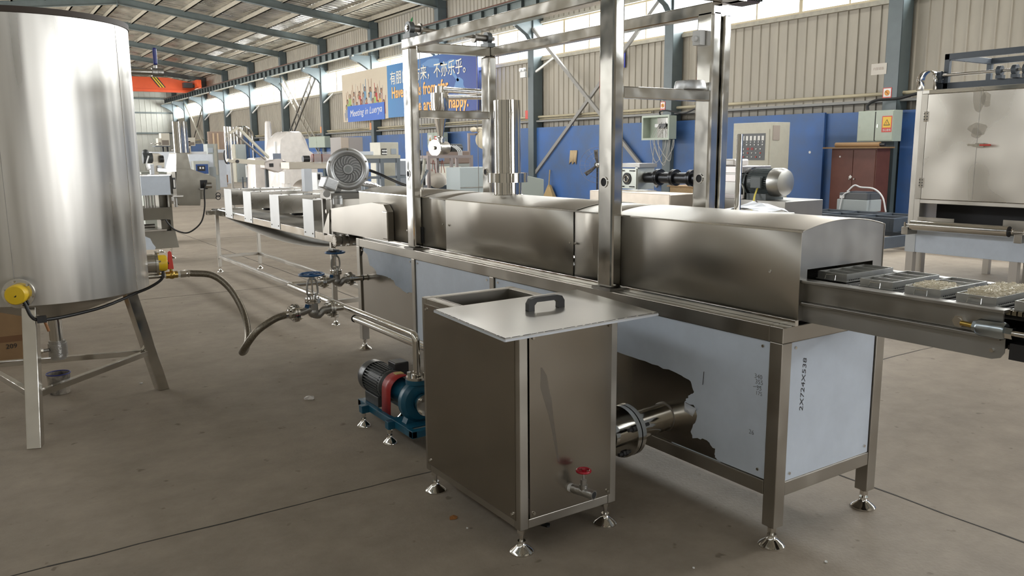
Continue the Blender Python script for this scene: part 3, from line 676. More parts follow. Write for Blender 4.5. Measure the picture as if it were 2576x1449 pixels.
# far-end hood, drive and return chute
m = MB(); hx = 2.497
m.prism([(hx, 5.36, .905), (hx, 5.36, 1.12), (hx, 5.42, 1.170), (hx, 5.63, 1.175), (hx, 6.46, 1.085), (hx, 6.46, .895)], (.05, 0, 0)).prism([(hx+.05, 6.46, .895), (hx+.05, 6.46, 1.085), (3.10, 6.46, 1.085), (3.10, 6.46, .895)], (0, -.003, 0))
m.prism([(hx+.04, 5.63, 1.172), (3.10, 5.63, 1.172), (3.10, 6.46, 1.082), (hx+.04, 6.46, 1.082)], (0, 0, .003))
m.build('side_hood', mat('hood_steel', (.40, .375, .335), .30, 1., noise=.08, nscale=3, bump=.15, bscale=4), tm, bevel=.006)
MB().box(hx-.016, hx+.0, 5.33, 5.42, .92, 1.125).build('hood_flange', MATS['hood_steel'], tm, bevel=.01)
m = MB(); m.prism([(hx-.01, 6.47, 1.075), (hx-.01, 6.60, .93), (hx-.01, 6.64, .87), (hx-.01, 6.49, .87)], (.012, 0, 0)); m.cyl((hx-.012, 6.515, 1.06), (hx-.022, 6.515, 1.06), .018, n=6)
m.build('hood_arm', STEELV, tm)
m = MB().cyl((2.42, 6.20, .845), (2.46, 6.20, .845), .040, n=20).cyl((2.46, 6.20, .845), (2.62, 6.20, .845), .032, n=20).cyl((2.47, 6.20, .845), (2.50, 6.20, .845), .048, n=20).cyl((2.53, 6.20, .845), (2.56, 6.20, .845), .046, n=20)
m.build('drive_bearing', DULL, tm)
m = MB()
for k in range(12):
    t = 2*pi*k/12; m.box(2.412, 2.422, 6.20+.042*cos(t)-.007, 6.20+.042*cos(t)+.007, .845+.042*sin(t)-.007, .845+.042*sin(t)+.007)
m.cyl((2.412, 6.20, .845), (2.422, 6.20, .845), .040, n=24).build('sprocket', POLISH, tm)
m = MB().box(2.62, 3.1, 6.02, 6.4, .80, .88); m.build('drive_box', DARK, tm)
MB().box(2.56, 3.08, 5.98, 6.46, 1.0, 1.02).build('belt_tail', DULL, tm)
# outlet stub to the tank
pp = thing('flanged_pipe', 'flanged steel pipe joining the square water box to the tunnel machine', 'pipe', (2.28, 2.56, .37))
a = Vector((2.113, 2.468, .372)); c_ = Vector((2.484, 2.51, .372))
d_ = (c_-a).normalized()
MB().cyl(a, c_, .061, n=32).build('pipe', POLISH, pp)
MB().cyl(a+d_*.075, a+d_*.098, .112, n=40).build('flange', TUBE, pp); MB().cyl(a+d_*.104, a+d_*.127, .112, n=40).build('flange', TUBE, pp)
m = MB(); m2 = MB(); u, v, _ = basis(d_)
for k in range(8):
    t = 2*pi*(k+.5)/8; q = a+(u*cos(t)+v*sin(t))*.093
    if k % 3 == 0: m.cyl(q+d_*.04, q+d_*.165, .008, n=8); m.cyl(q+d_*.06, q+d_*.074, .014, n=6)
    else: m2.cyl(q+d_*.128, q+d_*.1285, .010, n=12)
m.build('bolt', BLACKP, pp); m2.build('bolt_hole', DARK, pp)
MB().ring(a+d_*.372, d_, .062, .004).build('weld_bead', DULL, pp)
# ---- trays riding on the belt
tr = []
def make_tray(lab):
    t = thing('baking_tray', lab, 'tray', (2.80, 1.80, 1.056))
    W, D, H = .30, .124, .030
    m = MB(); m.box(-W/2, W/2, -D/2, -D/2+.003, 0, H).box(-W/2, W/2, D/2-.003, D/2, 0, H).box(-W/2, -W/2+.003, -D/2, D/2, 0, H).box(W/2-.003, W/2, -D/2, D/2, 0, H)
    m.box(-W/2-.004, W/2+.004, -D/2-.004, D/2+.004, .0, .004).build('tray_wall', mat('tray_tin', (.48, .48, .46), .42, .9, noise=.12, nscale=20), t, local=True)
    for k in (-1, 0, 1): MB().box(k*.075-.0015, k*.075+.0015, -D/2+.003, D/2-.003, .004, H-.001).build('divider', MATS['tray_tin'], t, local=True)
    MB().tube([(-W/2-.012, -.022, .004), (-W/2-.006, -.02, .022), (-W/2-.006, .02, .022), (-W/2-.012, .022, .004)], .0015, n=6).build('clip', TUBE, t, local=True)
    m = MB()
    for k in range(25): m.box(-W/2+.01+k*.0115, -W/2+.015+k*.0115, -D/2-.0045, -D/2-.003, .006, .010)
    m.build('perforations', DARK, t, local=True)
    return t
t0 = make_tray('empty tin tray half inside the tunnel mouth')
pos = [1.836, 1.635, 1.455, 1.278, 1.10]; posx = [2.826, 2.792, 2.772, 2.768, 2.765]
labs = [None, 'empty tin tray second out from the tunnel mouth', 'tin tray with one heap of white pellets and empty cells behind', 'tin tray filled right across with white pellets', 'tin tray cut by the right edge of the photo']
trays = [t0]; t0.location = (posx[0], pos[0], 1.056); t0['group'] = 'tin trays on the belt'
for i in range(1, 5): trays.append(copy_tree(t0, loc=(posx[i], pos[i], 1.056), label=labs[i]))
def pellets(name, lab, cx, cy, w, d, h, n_, seed):
    rr = random.Random(seed); m = MB()
    nx, ny = 14, 8; vs = []
    for j in range(ny+1):
        for i in range(nx+1):
            x = -w/2+w*i/nx; y = -d/2+d*j/ny; e_ = min(1, 4*(1-abs(2*i/nx-1)))*min(1, 4*(1-abs(2*j/ny-1))); vs.append((cx+x, cy+y, 1.066+h*e_*(.92+.12*rr.random())))
    m.add(vs, [(j*(nx+1)+i, j*(nx+1)+i+1, (j+1)*(nx+1)+i+1, (j+1)*(nx+1)+i) for j in range(ny) for i in range(nx)], True)
    for k in range(n_):
        x = rr.uniform(-w/2, w/2)*.97; y = rr.uniform(-d/2, d/2)*.97
        z = 1.066+h*min(1, 4*(1-abs(2*x/w)))*min(1, 4*(1-abs(2*y/d)))+rr.uniform(-.002, .005)
        t = rr.uniform(0, 6.28); l = rr.uniform(.003, .008); m.cyl((cx+x-l*cos(t), cy+y-l*sin(t), z+rr.uniform(-.002, .002)), (cx+x+l*cos(t), cy+y+l*sin(t), z+rr.uniform(-.002, .003)), .0015, n=4)
    o = m.build(name, NOODLE); tag(o, lab, 'food', kind='stuff'); return o
pellets('noodle_pellets', 'small heap of white pellets in one end of a tin tray', posx[2]-.073, pos[2], .142, .114, .024, 520, 1)
pellets('noodle_pellets', 'long heap of white pellets filling a tin tray', posx[3], pos[3], .290, .114, .028, 1300, 2)
pellets('noodle_pellets', 'white pellets in the tray at the right edge of the photo', posx[4], pos[4], .290, .114, .028, 700, 3)

# ================================================================ WATER BOX
BX0, BX1, BY0, BY1, BZ0, BZ1 = 1.630, 2.110, 2.402, 3.17, .106, .912
wb = thing('water_box', 'square stainless steel water box standing on four screw feet in front', 'tank', (1.87, 2.78, 0))
m = MB(); t = .040
for x in (BX0, BX1-t):
    for y in (BY0, BY1-t): m.box(x, x+t, y, y+t, BZ0, BZ1)
for z in (BZ0, BZ1-t):
    m.box(BX0+t, BX1-t, BY0+.001, BY0+t, z+.001, z+t-.001).box(BX0+t, BX1-t, BY1-t, BY1-.001, z+.001, z+t-.001)
    m.box(BX0+.001, BX0+t, BY0+t, BY1-t, z+.001, z+t-.001).box(BX1-t, BX1-.001, BY0+t, BY1-t, z+.001, z+t-.001)
m.build('frame', STEELV, wb, bevel=.003)
BOXS = mat('box_panel_steel', (.355, .325, .28), .24, 1., noise=.07, nscale=3, rvar=.03, bump=.025, bscale=4)
for a_ in ((BX0-.002, BX0+.001, BY0+.028, BY1-.022, BZ0+.034, BZ1-.028), (BX1-.001, BX1+.002, BY0+.028, BY1-.022, BZ0+.034, BZ1-.028), (BX0+.045, BX1-.032, BY0-.002, BY0+.001, BZ0+.042, BZ1-.03), (BX0+.045, BX1-.032, BY1-.001, BY1+.002, BZ0+.034, BZ1-.028)):
    MB().box(*a_).build('panel', BOXS, wb)
m = MB()
m.box(BX0+.05, BX1-.05, BY0+.05, BY1-.05, .2, .205); m.box(BX0+.045, BX0+.05, BY0+.04, BY1-.04, .2, BZ1-.002).box(BX1-.05, BX1-.045, BY0+.04, BY1-.04, .2, BZ1-.002).box(BX0+.04, BX1-.04, BY1-.05, BY1-.045, .2, BZ1-.002).box(BX0+.04, BX1-.04, 2.62, 2.625, .5, BZ1-.002)
m.build('inner_vat', STEELV, wb)
m = MB()
for y in (BY0+.05, BY1-.045):
    for z in (BZ0+.055, BZ1-.05): screw(m, (BX0-.002, y, z), (-1, 0, 0), .007)
for x in (BX0+.062, BX1-.048):
    for z in (BZ0+.06, BZ1-.05): screw(m, (x, BY0-.002, z), (0, -1, 0), .0075)
m.build('panel_screws', POLISH, wb)
for x in (BX0+.03, BX1-.025):
    for y in (BY0+.035, BY1-.03): foot(wb, x, y, BZ0+.002, r=.048)
# smear stain on the front panel
m = MB(); rr = random.Random(3)
st = [(1400, 930, 9), (1395, 950, 16), (1385, 975, 20), (1375, 1010, 14), (1385, 1060, 9), (1395, 1110, 6), (1405, 1160, 5)]
pl_ = [at(px-w/2, py, y=BY0-.0025) for px, py, w in st]; pr2 = [at(px+w/2, py, y=BY0-.0025) for px, py, w in st]
pl_ = [Vector((p.x-.19+.0, p.y, p.z)) for p in pl_]
def smear(lst, dx=0):
    L_ = [at(px-w/2+dx, py, y=BY0-.0023) for px, py, w in lst]; R_ = [at(px+w/2+dx, py, y=BY0-.0023) for px, py, w in lst]
    return MB().add(L_+R_, [(i, i+1, len(L_)+i+1, len(L_)+i) for i in range(len(L_)-1)])
smear([(1362, 925, 4), (1368, 945, 16), (1370, 975, 22), (1378, 1005, 20), (1386, 1045, 12), (1392, 1080, 9), (1400, 1130, 6), (1405, 1162, 5)]).build('water_stain', mat('stain_film', (.20, .185, .165), .55, .5, alpha=.28), wb)
# drain valve
dv = MB(); o_ = at(1430, 1256, y=BY0-.01); p1 = Vector((o_.x+.015, BY0, .228)); dr = Vector((.30, -1, -.02)).normalized(); e_ = p1+dr*.115
dv.cyl(p1, p1+dr*.02, .017, n=16).cyl(p1+dr*.02, e_, .0185, n=20); c1 = p1+dr*.065
dv.cyl(c1, c1+Vector((0, 0, .03)), .016, n=16).cyl(c1+Vector((0, 0, .028)), c1+Vector((0, 0, .05)), .0125, n=6).cyl(c1+Vector((0, 0, .05)), c1+Vector((0, 0, .085)), .004, n=8)
dvo = dv.build('drain_valve', CAST, wb)
MB().cyl(p1-dr*.002, p1+dr*.012, .0175, n=16).build('thread_tape', WHITEP, dvo)
MB().cyl(e_-dr*.001, e_+dr*.0008, .014, n=16).build('bore', DARK, dvo)
hw = MB(); hc = c1+Vector((0, 0, .087)); hw.ring(hc, (0, 0, 1), .026, .0055, n=24)
for k in range(5): t = 2*pi*k/5; hw.bar(hc, hc+Vector((.026*cos(t), .026*sin(t), 0)), .006, .004)
hw.cyl(hc-Vector((0, 0, .005)), hc+Vector((0, 0, .007)), .008, n=8).build('handwheel', mat('red_handwheel', (.40, .01, .025), .25), dvo)
# lid with handle, slid forward
ld = thing('box_lid', 'square steel lid with black handle lying askew over the water box', 'lid', (1.85, 2.53, .913))
q = [Vector((1.502, 2.815, .913)), Vector((1.452, 2.222, .913)), Vector((2.178, 2.245, .913)), Vector((2.252, 2.845, .913))]
c4 = sum(q, Vector())/4
LID = mat('lid_steel', (.60, .585, .55), .33, .9, noise=.06, nscale=5, rvar=.04)
m = MB(); top = [p+Vector((0, 0, .013)) for p in q]
m.add([*q, *top], [(3, 2, 1, 0), (4, 5, 6, 7), (0, 1, 5, 4), (1, 2, 6, 5), (2, 3, 7, 6), (3, 0, 4, 7)]); m.build('lid_plate', LID, ld, bevel=.002)
m = MB()                                                      # strips of film left along the folded edge
for i in range(4):
    a_, b_ = q[i], q[(i+1) % 4]; out = (a_+b_)/2-c4; out.z = 0; out.normalize()
    if i in (0, 1): m.bar(a_+out*.0015+Vector((0, 0, .005)), b_+out*.0015+Vector((0, 0, .005)), .002, .008)
m.build('edge_film', FILMW, ld)
m = MB(); rr = random.Random(8)
for i in (0, 1):
    a_, b_ = q[i], q[(i+1) % 4]; k = 0
    while k < 1: k2 = min(1, k+rr.uniform(.02, .07)); m.bar(a_.lerp(b_, k)+Vector((0, 0, .0136)), a_.lerp(b_, k2)+Vector((0, 0, .0136)), rr.uniform(.0015, .005), .001); k = k2+rr.uniform(.0, .02)
m.build('torn_film_edge', INK, ld)
a_ = at(1326, 782, z=.928); b_ = at(1416, 770, z=.928); dx = (b_-a_).normalized(); up = Vector((0, 0, 1)); sd = dx.cross(up)
w = (b_-a_).length
prof = [(0, 0), (.0, .030), (.012, .048), (.035, .054), (w-.035, .054), (w-.012, .048), (w, .030), (w, 0), (w-.028, 0), (w-.028, .022), (w-.040, .034), (.040, .034), (.028, .022), (.028, 0)]
pts = [a_-up*.002+dx*x+up*z-sd*.012 for x, z in prof]
m = MB(); nq = len(pts); bq = [p+sd*.024 for p in pts]
m.add(pts+bq, [(i, (i+1) % nq, nq+(i+1) % nq, nq+i) for i in range(nq)])
for base in (0, nq):   # faces of the n-gon as quads between outer and inner outline
    prs = [(0, 13), (1, 12), (2, 11), (3, 11), (4, 10), (5, 9), (6, 9), (7, 8)]
    m.add(pts+bq, [tuple(base+i for i in f_) for f_ in ((0, 1, 12, 13), (1, 2, 11, 12), (2, 3, 11), (3, 4, 10, 11), (4, 5, 10), (5, 6, 9, 10), (6, 7, 8, 9))])
m.build('handle', BLACKP, ld, bevel=.004)

# ================================================================ PUMP
pu = thing('water_pump', 'blue centrifugal pump with dark motor and red coupling guard', 'pump', (1.88, 3.95, 0))
PXc = 1.885; AZ = .245
m = MB(); bx0, bx1 = 1.775, 1.985
m.box(bx0, bx0+.03, 3.60, 4.30, .085, .125).box(bx1-.03, bx1, 3.60, 4.30, .085, .125).box(bx0, bx1, 3.60, 3.64, .086, .124).box(bx0, bx1, 4.26, 4.30, .086, .124).box(bx0, bx1, 3.66, 3.86, .118, .128)
m.build('base_frame', TEAL, pu, bevel=.003)
for x, y in ((1.75, 4.165), (1.755, 3.829), (2.0, 4.165), (1.985, 3.829)):
    MB().box(min(x, PXc-.1)-.018 if x < PXc else x-.03, x+.035 if x < PXc else x+.018, y-.022, y+.022, .082, .125).build('foot_lug', TEAL, pu, bevel=.003)
    foot(pu, x, y, .09, r=.040)
m = MB(); m.cyl((PXc, 4.06, AZ), (PXc, 4.34, AZ), .082, n=30); mo = m.build('motor', MOTOR, pu)
m = MB()
for k in range(34):
    t = 2*pi*k/34; m.box(-.003, .003, 4.07, 4.27, .080, .093, rot=None); vs = m.v[-8:]
    R_ = Matrix.Rotation(t, 3, 'Y')
    for i in range(8): m.v[-8+i] = R_@Vector((vs[i].x, vs[i].y, vs[i].z))+Vector((PXc, 0, AZ))
    for i in range(8): m.v[-8+i].y = vs[i].y
m.build('motor_fins', MOTOR, mo)
MB().lathe([(.0, .115), (.05, .112), (.085, .09), (.096, .06), (.096, 0), (.09, 0)], (PXc, 4.26, AZ), (0, 1, 0)).build('fan_cowl', mat('cowl_dark', (.045, .05, .055), .3, .3), mo)
MB().lathe([(.0, .0), (.07, 0), (.088, .02), (.088, .045)], (PXc, 4.03, AZ), (0, 1, 0)).build('end_shield', MOTOR, mo)
MB().box(PXc+.02, PXc+.105, 4.05, 4.15, AZ+.045, AZ+.125).build('terminal_box', BLACKP, mo, bevel=.006)
for x in (PXc-.085, PXc+.045): MB().box(x, x+.04, 4.07, 4.25, .125, .185).build('motor_foot', MOTOR, mo, bevel=.004)
# red guard: an arch over the coupling
pts = []; Rg = .083
for k in range(15): t = pi*k/14; pts.append((PXc-Rg*cos(t), AZ+.005+Rg*sin(t)))
pts = [(PXc-Rg-.004, .126)]+pts+[(PXc+Rg+.004, .126)]; m = MB(); k = len(pts)
m.add([(p[0], 3.905, p[1]) for p in pts]+[(p[0], 4.015, p[1]) for p in pts], [(i, i+1, k+i+1, k+i) for i in range(k-1)], True)
m.build('coupling_guard', RED, pu, solid=.003)
MB().box(PXc-.02, PXc+.025, 3.955, 3.995, AZ+Rg+.003, AZ+Rg+.009).build('warning_label', mat('label_yellow', (.6, .5, .2), .5), pu)
m = MB(); m.lathe([(.03, -.12), (.03, -.07), (.062, -.07), (.066, -.04), (.066, .0), (.05, .03), (.045, .09), (.066, .12), (.09, .15)], (PXc, 3.94, AZ), (0, -1, 0)); m.build('bearing_bracket', TEAL, pu)
m = MB(); m.lathe([(.05, 0), (.10, .012), (.112, .03), (.112, .065), (.095, .085), (.06, .092), (.05, .092)], (PXc, 3.785, AZ-.005), (0, -1, 0), n=36)
m.cyl((PXc, 3.745, AZ+.06), (PXc, 3.745, .345), .040, n=20).lathe([(.040, 0), (.062, .0), (.062, .022), (0, .022)], (PXc, 3.745, .335)); m.cyl((PXc, 3.70, AZ-.005), (PXc, 3.655, AZ-.005), .045)
m.prism([(PXc-.07, 3.77, .16), (PXc-.085, 3.77, .128), (PXc+.085, 3.77, .128), (PXc+.07, 3.77, .16)], (0, -.05, 0)); m.build('pump_casing', TEAL, pu)
m = MB(); m.cyl((PXc, 3.655, AZ-.005), (PXc, 3.638, AZ-.005), .060, n=28)
fl = m.build('suction_flange', POLISH, pu); m = MB()
for k in range(4): t = pi/4+pi*k/2; m.cyl((PXc+.045*cos(t), 3.64, AZ-.005+.045*sin(t)), (PXc+.045*cos(t), 3.622, AZ-.005+.045*sin(t)), .010, n=6)
m.build('bolt', POLISH, fl)
# ================================================================ PIPEWORK
RXp, RZp = 1.885, .592
pk = thing('steel_pipework', 'bent polished steel pipe running from the blue pump past both wheel valves', 'pipe', (RXp, 4.7, .59))
MB().tube(bend([(RXp, 3.745, .375), (RXp, 3.745, RZp), (RXp, 5.775, RZp), (2.13, 5.775, RZp)], .035, 8), .0205, n=18).build('pipe', POLISH, pk)
m = MB().cyl((RXp, 3.745, .358), (RXp, 3.745, .372), .058, n=28); fl = m.build('flange', POLISH, pk); m = MB()
for k in range(4): t = pi/4+pi*k/2; m.cyl((RXp+.044*cos(t), 3.745+.044*sin(t), .372), (RXp+.044*cos(t), 3.745+.044*sin(t), .392), .011, n=6)
m.build('bolt', POLISH, fl)
MB().tube([(RXp, 4.72, RZp), (1.80, 4.72, RZp)], .0195, n=16).build('branch', TUBE, pk)
dp = MB().cyl((2.05, 4.97, .458), (2.05, 3.175, .458), .021, n=18).build('drain_pipe', POLISH); tag(dp, 'straight steel pipe lying below the valve pipe with black ring end', 'pipe')
MB().ring((2.05, 4.96, .458), (0, 1, 0), .021, .005).build('rubber_ring', BLACK, dp)
st = MB().cyl((2.37, 5.775, .59), (X0+.0115, 5.775, .59), .019, n=16).build('pipe_stub', TUBE); tag(st, 'short pipe stub entering the torn film panel', 'pipe')
MB().ring((X0-.01, 5.775, .59), (1, 0, 0), .019, .005).build('rubber_ring', BLACK, st)
def valve(lab, x, y, z, wheel, hs):
    t = thing('globe_valve', lab, 'valve', (x, y, z), group='blue wheel valves on the pipework')
    m = MB(); L2 = .105*hs
    m.tube(smoothpath([(x-L2, y, z), (x-L2*.62, y, z+.0), (x-L2*.28, y, z+.012), (x, y, z+.004)], 5), .02, n=14, radii=[.021]*5+[.023]*5+[.026]*5+[.029])
    m.tube(smoothpath([(x+L2, y, z), (x+L2*.62, y, z-.0), (x+L2*.30, y, z-.026), (x, y, z-.018)], 5), .02, n=14, radii=[.021]*5+[.023]*5+[.026]*5+[.029])
    m.sphere((x, y, z-.008), .034, 18, (1, 1, 1.05)).cyl((x, y, z), (x, y, z+.055*hs), .030, n=20)
    bd = m.build('body', CAST, t)
    for sx in (-1, 1):
        f_ = MB().cyl((x+sx*L2, y, z), (x+sx*(L2-.013), y, z), .052*hs, n=30).build('flange', TUBE, t)
        g_ = MB().cyl((x+sx*(L2+.003), y, z), (x+sx*(L2+.016), y, z), .052*hs, n=30).build('flange', TUBE, t)
        m = MB()
        for k in range(4):
            a_ = pi/4+pi*k/2; yy = y+.039*hs*cos(a_); zz = z+.039*hs*sin(a_)
            m.cyl((x+sx*(L2-.035), yy, zz), (x+sx*(L2+.038), yy, zz), .0055, n=8).cyl((x+sx*(L2+.017), yy, zz), (x+sx*(L2+.027), yy, zz), .0095, n=6).cyl((x+sx*(L2-.024), yy, zz), (x+sx*(L2-.014), yy, zz), .0095, n=6)
        m.build('bolt', TUBE, t)
    zf = z+.05*hs
    m = MB().cyl((x, y, zf), (x, y, zf+.012), .046*hs, n=28).cyl((x, y, zf+.015), (x, y, zf+.027), .046*hs, n=28); m.build('bonnet', TUBE, t)
    m = MB()
    for k in range(4): a_ = pi/4+pi*k/2; m.cyl((x+.035*hs*cos(a_), y+.035*hs*sin(a_), zf-.006), (x+.035*hs*cos(a_), y+.035*hs*sin(a_), zf+.038), .006, n=6)
    m.build('bonnet_bolt', TUBE, t)
    zy = zf+.027; zw = z+.225*hs-.012
    m = MB()
    for sx in (-1, 1): m.tube(smoothpath([(x+sx*.012, y, zy), (x+sx*.030, y, zy+.025), (x+sx*.033, y, zy+.055), (x+sx*.027, y, zw-.045), (x+sx*.012, y, zw-.026)], 5), .0065, n=8)
    m.cyl((x, y, zw-.034), (x, y, zw-.012), .0175, n=16); m.build('yoke', CAST, t)
    MB().cyl((x, y, zy), (x, y, zw+.008), .0055, n=10).cyl((x, y, zy+.018), (x, y, zy+.030), .018, n=12).cyl((x-.02, y, zy), (x-.02, y, zy+.03), .005, n=6).cyl((x+.02, y, zy), (x+.02, y, zy+.03), .005, n=6).build('stem', POLISH, t)
    m = MB().ring((x, y, zw), (0, 0, 1), wheel, .0075, n=36).cyl((x, y, zw-.008), (x, y, zw+.008), .014, n=12)
    for k in range(4): a_ = .5+pi*k/2; m.bar((x+.01*cos(a_), y+.01*sin(a_), zw), (x+wheel*cos(a_), y+wheel*sin(a_), zw), .014, .006)
    m.build('handwheel', BLUEP, t)
    MB().box(x-.062, x-.035, y-.032, y-.028, z+.028, z+.05, rot=Matrix.Rotation(.3, 3, 'Y')).build('name_tag', BLUEP, t)
    return t
v1 = valve('blue wheel valve at the end of the braided hose', 1.683, 4.72, .592, .072, 1.06)
v2 = valve('blue wheel valve nearer the film-covered panel, metal bar on its wheel', 2.250, 5.775, .592, .070, 1.0)
br = MB().cbox((2.245, 5.785, .822), .075, .05, .020, rot=Matrix.Rotation(.22, 3, 'Y')@Matrix.Rotation(.5, 3, 'Z')).build('metal_bar', CAST, bevel=.004); tag(br, 'small metal bar lying on the rear blue handwheel', 'bar')
MB().cbox((2.225, 5.77, .808), .05, .035, .010).build('bar_base', INK, br)
# ================================================================ BIG TANK
TC = Vector((.353, 5.46)); TR = .53
tk = thing('mixing_tank', 'tall round stainless steel tank on three splayed legs', 'tank', (TC.x, TC.y, 0))
MB().lathe([(TR-.003, 2.285), (TR, 2.285), (TR, .755), (TR-.003, .755)], (TC.x, TC.y, 0), n=96).build('shell', TANKM, tk)
MB().lathe([(TR-.05, 2.24), (TR+.006, 2.262), (TR+.006, 2.292), (TR-.03, 2.296), (TR-.03, 2.24)], (TC.x, TC.y, 0), n=96).build('rim_gasket', mat('rim_brown', (.05, .035, .025), .6), tk)
MB().lathe([(TR-.03, 2.296), (.3, 2.31), (0, 2.32)], (TC.x, TC.y, 0), n=64).build('top_cover', STEELV, tk)
MB().lathe([(TR-.001, .757), (TR-.03, .745), (.06, .585), (.035, .58)], (TC.x, TC.y, 0), n=64).build('cone_bottom', STEELV, tk)
MB().cyl((TC.x, TC.y, .60), (TC.x, TC.y, .43), .038, n=24).build('drain_pipe', POLISH, tk)
vb = MB().cyl((TC.x, TC.y, .45), (TC.x, TC.y, .435), .046, n=24).cyl((TC.x, TC.y, .435), (TC.x, TC.y, .355), .052, n=24).cyl((TC.x, TC.y, .355), (TC.x, TC.y, .335), .042, n=8).cyl((TC.x-.05, TC.y-.02, .40), (TC.x-.085, TC.y-.03, .40), .010, n=8).build('drain_valve', CAST, tk)
MB().cyl((TC.x-.085, TC.y-.03, .40), (TC.x-.10, TC.y-.034, .405), .018, n=8).build('valve_stem_nut', POLISH, vb)
legs = []
for a_ in (-108, 16.6, 134):
    a_ = radians(a_); d2 = Vector((cos(a_), sin(a_), 0)); p0 = Vector((*(TC+Vector((d2.x, d2.y))*.615), 0)); p1 = Vector((*(TC+Vector((d2.x, d2.y))*.44), .745))
    d_ = (p1-p0).normalized(); sd = d2.cross(Vector((0, 0, 1))); vs = []
    for p in (p0, p1):
        for i, j in ((-1, -1), (1, -1), (1, 1), (-1, 1)): vs.append(Vector((p.x, p.y, 0))+sd*i*.035+d2*j*.035+Vector((0, 0, p.z)))
    MB().add(vs, [(0, 3, 2, 1), (4, 5, 6, 7), (0, 1, 5, 4), (1, 2, 6, 5), (2, 3, 7, 6), (3, 0, 4, 7)]).build('leg', TUBE, tk, bevel=.004); legs.append((p0, p1))
for i in range(3):
    a_ = legs[i][0].lerp(legs[i][1], .36); b_ = legs[(i+1) % 3][0].lerp(legs[(i+1) % 3][1], .36); MB().bar(a_, b_, .035, .035).build('leg_brace', TUBE, tk, bevel=.003)
# vertical weld seam
t_ = radians(-38); MB().bar((TC.x+TR*cos(t_), TC.y+TR*sin(t_), .76), (TC.x+TR*cos(t_), TC.y+TR*sin(t_), 2.26), .003, .002).build('weld_seam', POLISH, tk)
t_ = radians(-112); MB().bar((TC.x+TR*cos(t_), TC.y+TR*sin(t_), .76), (TC.x+TR*cos(t_), TC.y+TR*sin(t_), 2.26), .003, .002).build('weld_seam', DULL, tk)
# heaters with yellow caps
def heater(ang, z, out=.06):
    d_ = Vector((cos(ang), sin(ang), 0)); c = Vector((TC.x, TC.y, z))+d_*(TR-.01)
    h = MB().cyl(c, c+d_*out, .060, n=28).cyl(c+d_*out, c+d_*(out+.014), .078, n=32).build('heater_flange', TUBE, tk)
    u, v, _ = basis(d_); m = MB()
    for k in range(6): t = 2*pi*k/6+.3; m.cyl(c+d_*(out+.012)+(u*cos(t)+v*sin(t))*.066, c+d_*(out+.028)+(u*cos(t)+v*sin(t))*.066, .006, n=6)
    m.build('bolt', POLISH, h)
    MB().lathe([(.052, 0), (.052, .045), (.046, .056), (.0, .060)], c+d_*(out+.014), d_, n=28).build('yellow_cap', YEL, h)
    return c+d_*(out+.07)
h1 = heater(radians(-109), .832, .05); h2 = heater(radians(-2), .868, .055)
# black heater cable
ca = smoothpath([h1, at(60, 760, y=4.88), at(78, 795, y=4.87), at(100, 805, y=4.87), at(160, 797, y=4.95), at(250, 775, y=5.1), at(310, 752, y=5.3), at(340, 738, y=5.4), at(378, 722, y=5.42), at(408, 700, y=5.42), at(410, 672, y=5.43), h2+Vector((.01, 0, -.0))], 6)
cbl = MB().tube(ca, .009, n=10).build('power_cable', BLACK); tag(cbl, 'black cable looping between the two yellow heater caps under the tank', 'cable')
q_ = at(105, 803, y=4.86); MB().cbox(q_, .045, .03, .035).build('cable_tie', BLACKP, cbl)
q_ = at(115, 820, y=4.87); MB().cyl(q_+Vector((-.004, 0, .03)), q_+Vector((.012, 0, -.03)), .007).build('cable_end', mat('copper_brown', (.28, .12, .04), .5), cbl)
# upper outlet with blue lever
p_ = at(332, 181, y=5.46); e_ = at(410, 180, y=5.46)
MB().cyl((p_.x-.06, 5.46, p_.z), (e_.x-.02, 5.46, p_.z+.004), .018, n=18).build('outlet_pipe', TUBE, tk)
vo = MB().cyl((e_.x-.065, 5.46, p_.z+.003), (e_.x, 5.46, p_.z+.004), .026, n=20).cyl((e_.x-.042, 5.46, p_.z+.02), (e_.x-.042, 5.46, p_.z+.045), .010, n=10).build('ball_valve', CAST, tk)
MB().box(e_.x-.052, e_.x-.028, 5.452, 5.468, p_.z+.048, p_.z+.15).build('lever', NAVY, vo, bevel=.008)
MB().cyl((e_.x-.001, 5.46, p_.z+.004), (e_.x+.002, 5.46, p_.z+.004), .019, n=16).build('bore', DARK, vo)
# lower outlet: brass ball valve with red lever
oz_ = .788; oy = 5.44; xs = TC.x+TR-.01
MB().cyl((xs, oy, oz_), (xs+.13, oy, oz_), .016, n=16).build('outlet_pipe', POLISH, tk)
MB().cyl((xs+.105, oy, oz_), (xs+.113, oy, oz_), .018).cyl((xs+.185, oy, oz_), (xs+.20, oy, oz_), .018).build('thread_tape', WHITEP, tk)
vo = MB().cyl((xs+.113, oy, oz_), (xs+.185, oy, oz_), .022, n=16).sphere((xs+.15, oy, oz_), .027, 14).cyl((xs+.148, oy, oz_+.02), (xs+.148, oy, oz_+.04), .009).build('brass_valve', BRASS, tk)
MB().prism([(xs+.13, oy-.008, oz_+.036), (xs+.165, oy-.008, oz_+.036), (xs+.158, oy-.008, oz_+.145), (xs+.148, oy-.008, oz_+.155), (xs+.136, oy-.008, oz_+.145)], (0, .014, 0)).build('red_lever', REDH, vo, bevel=.004)
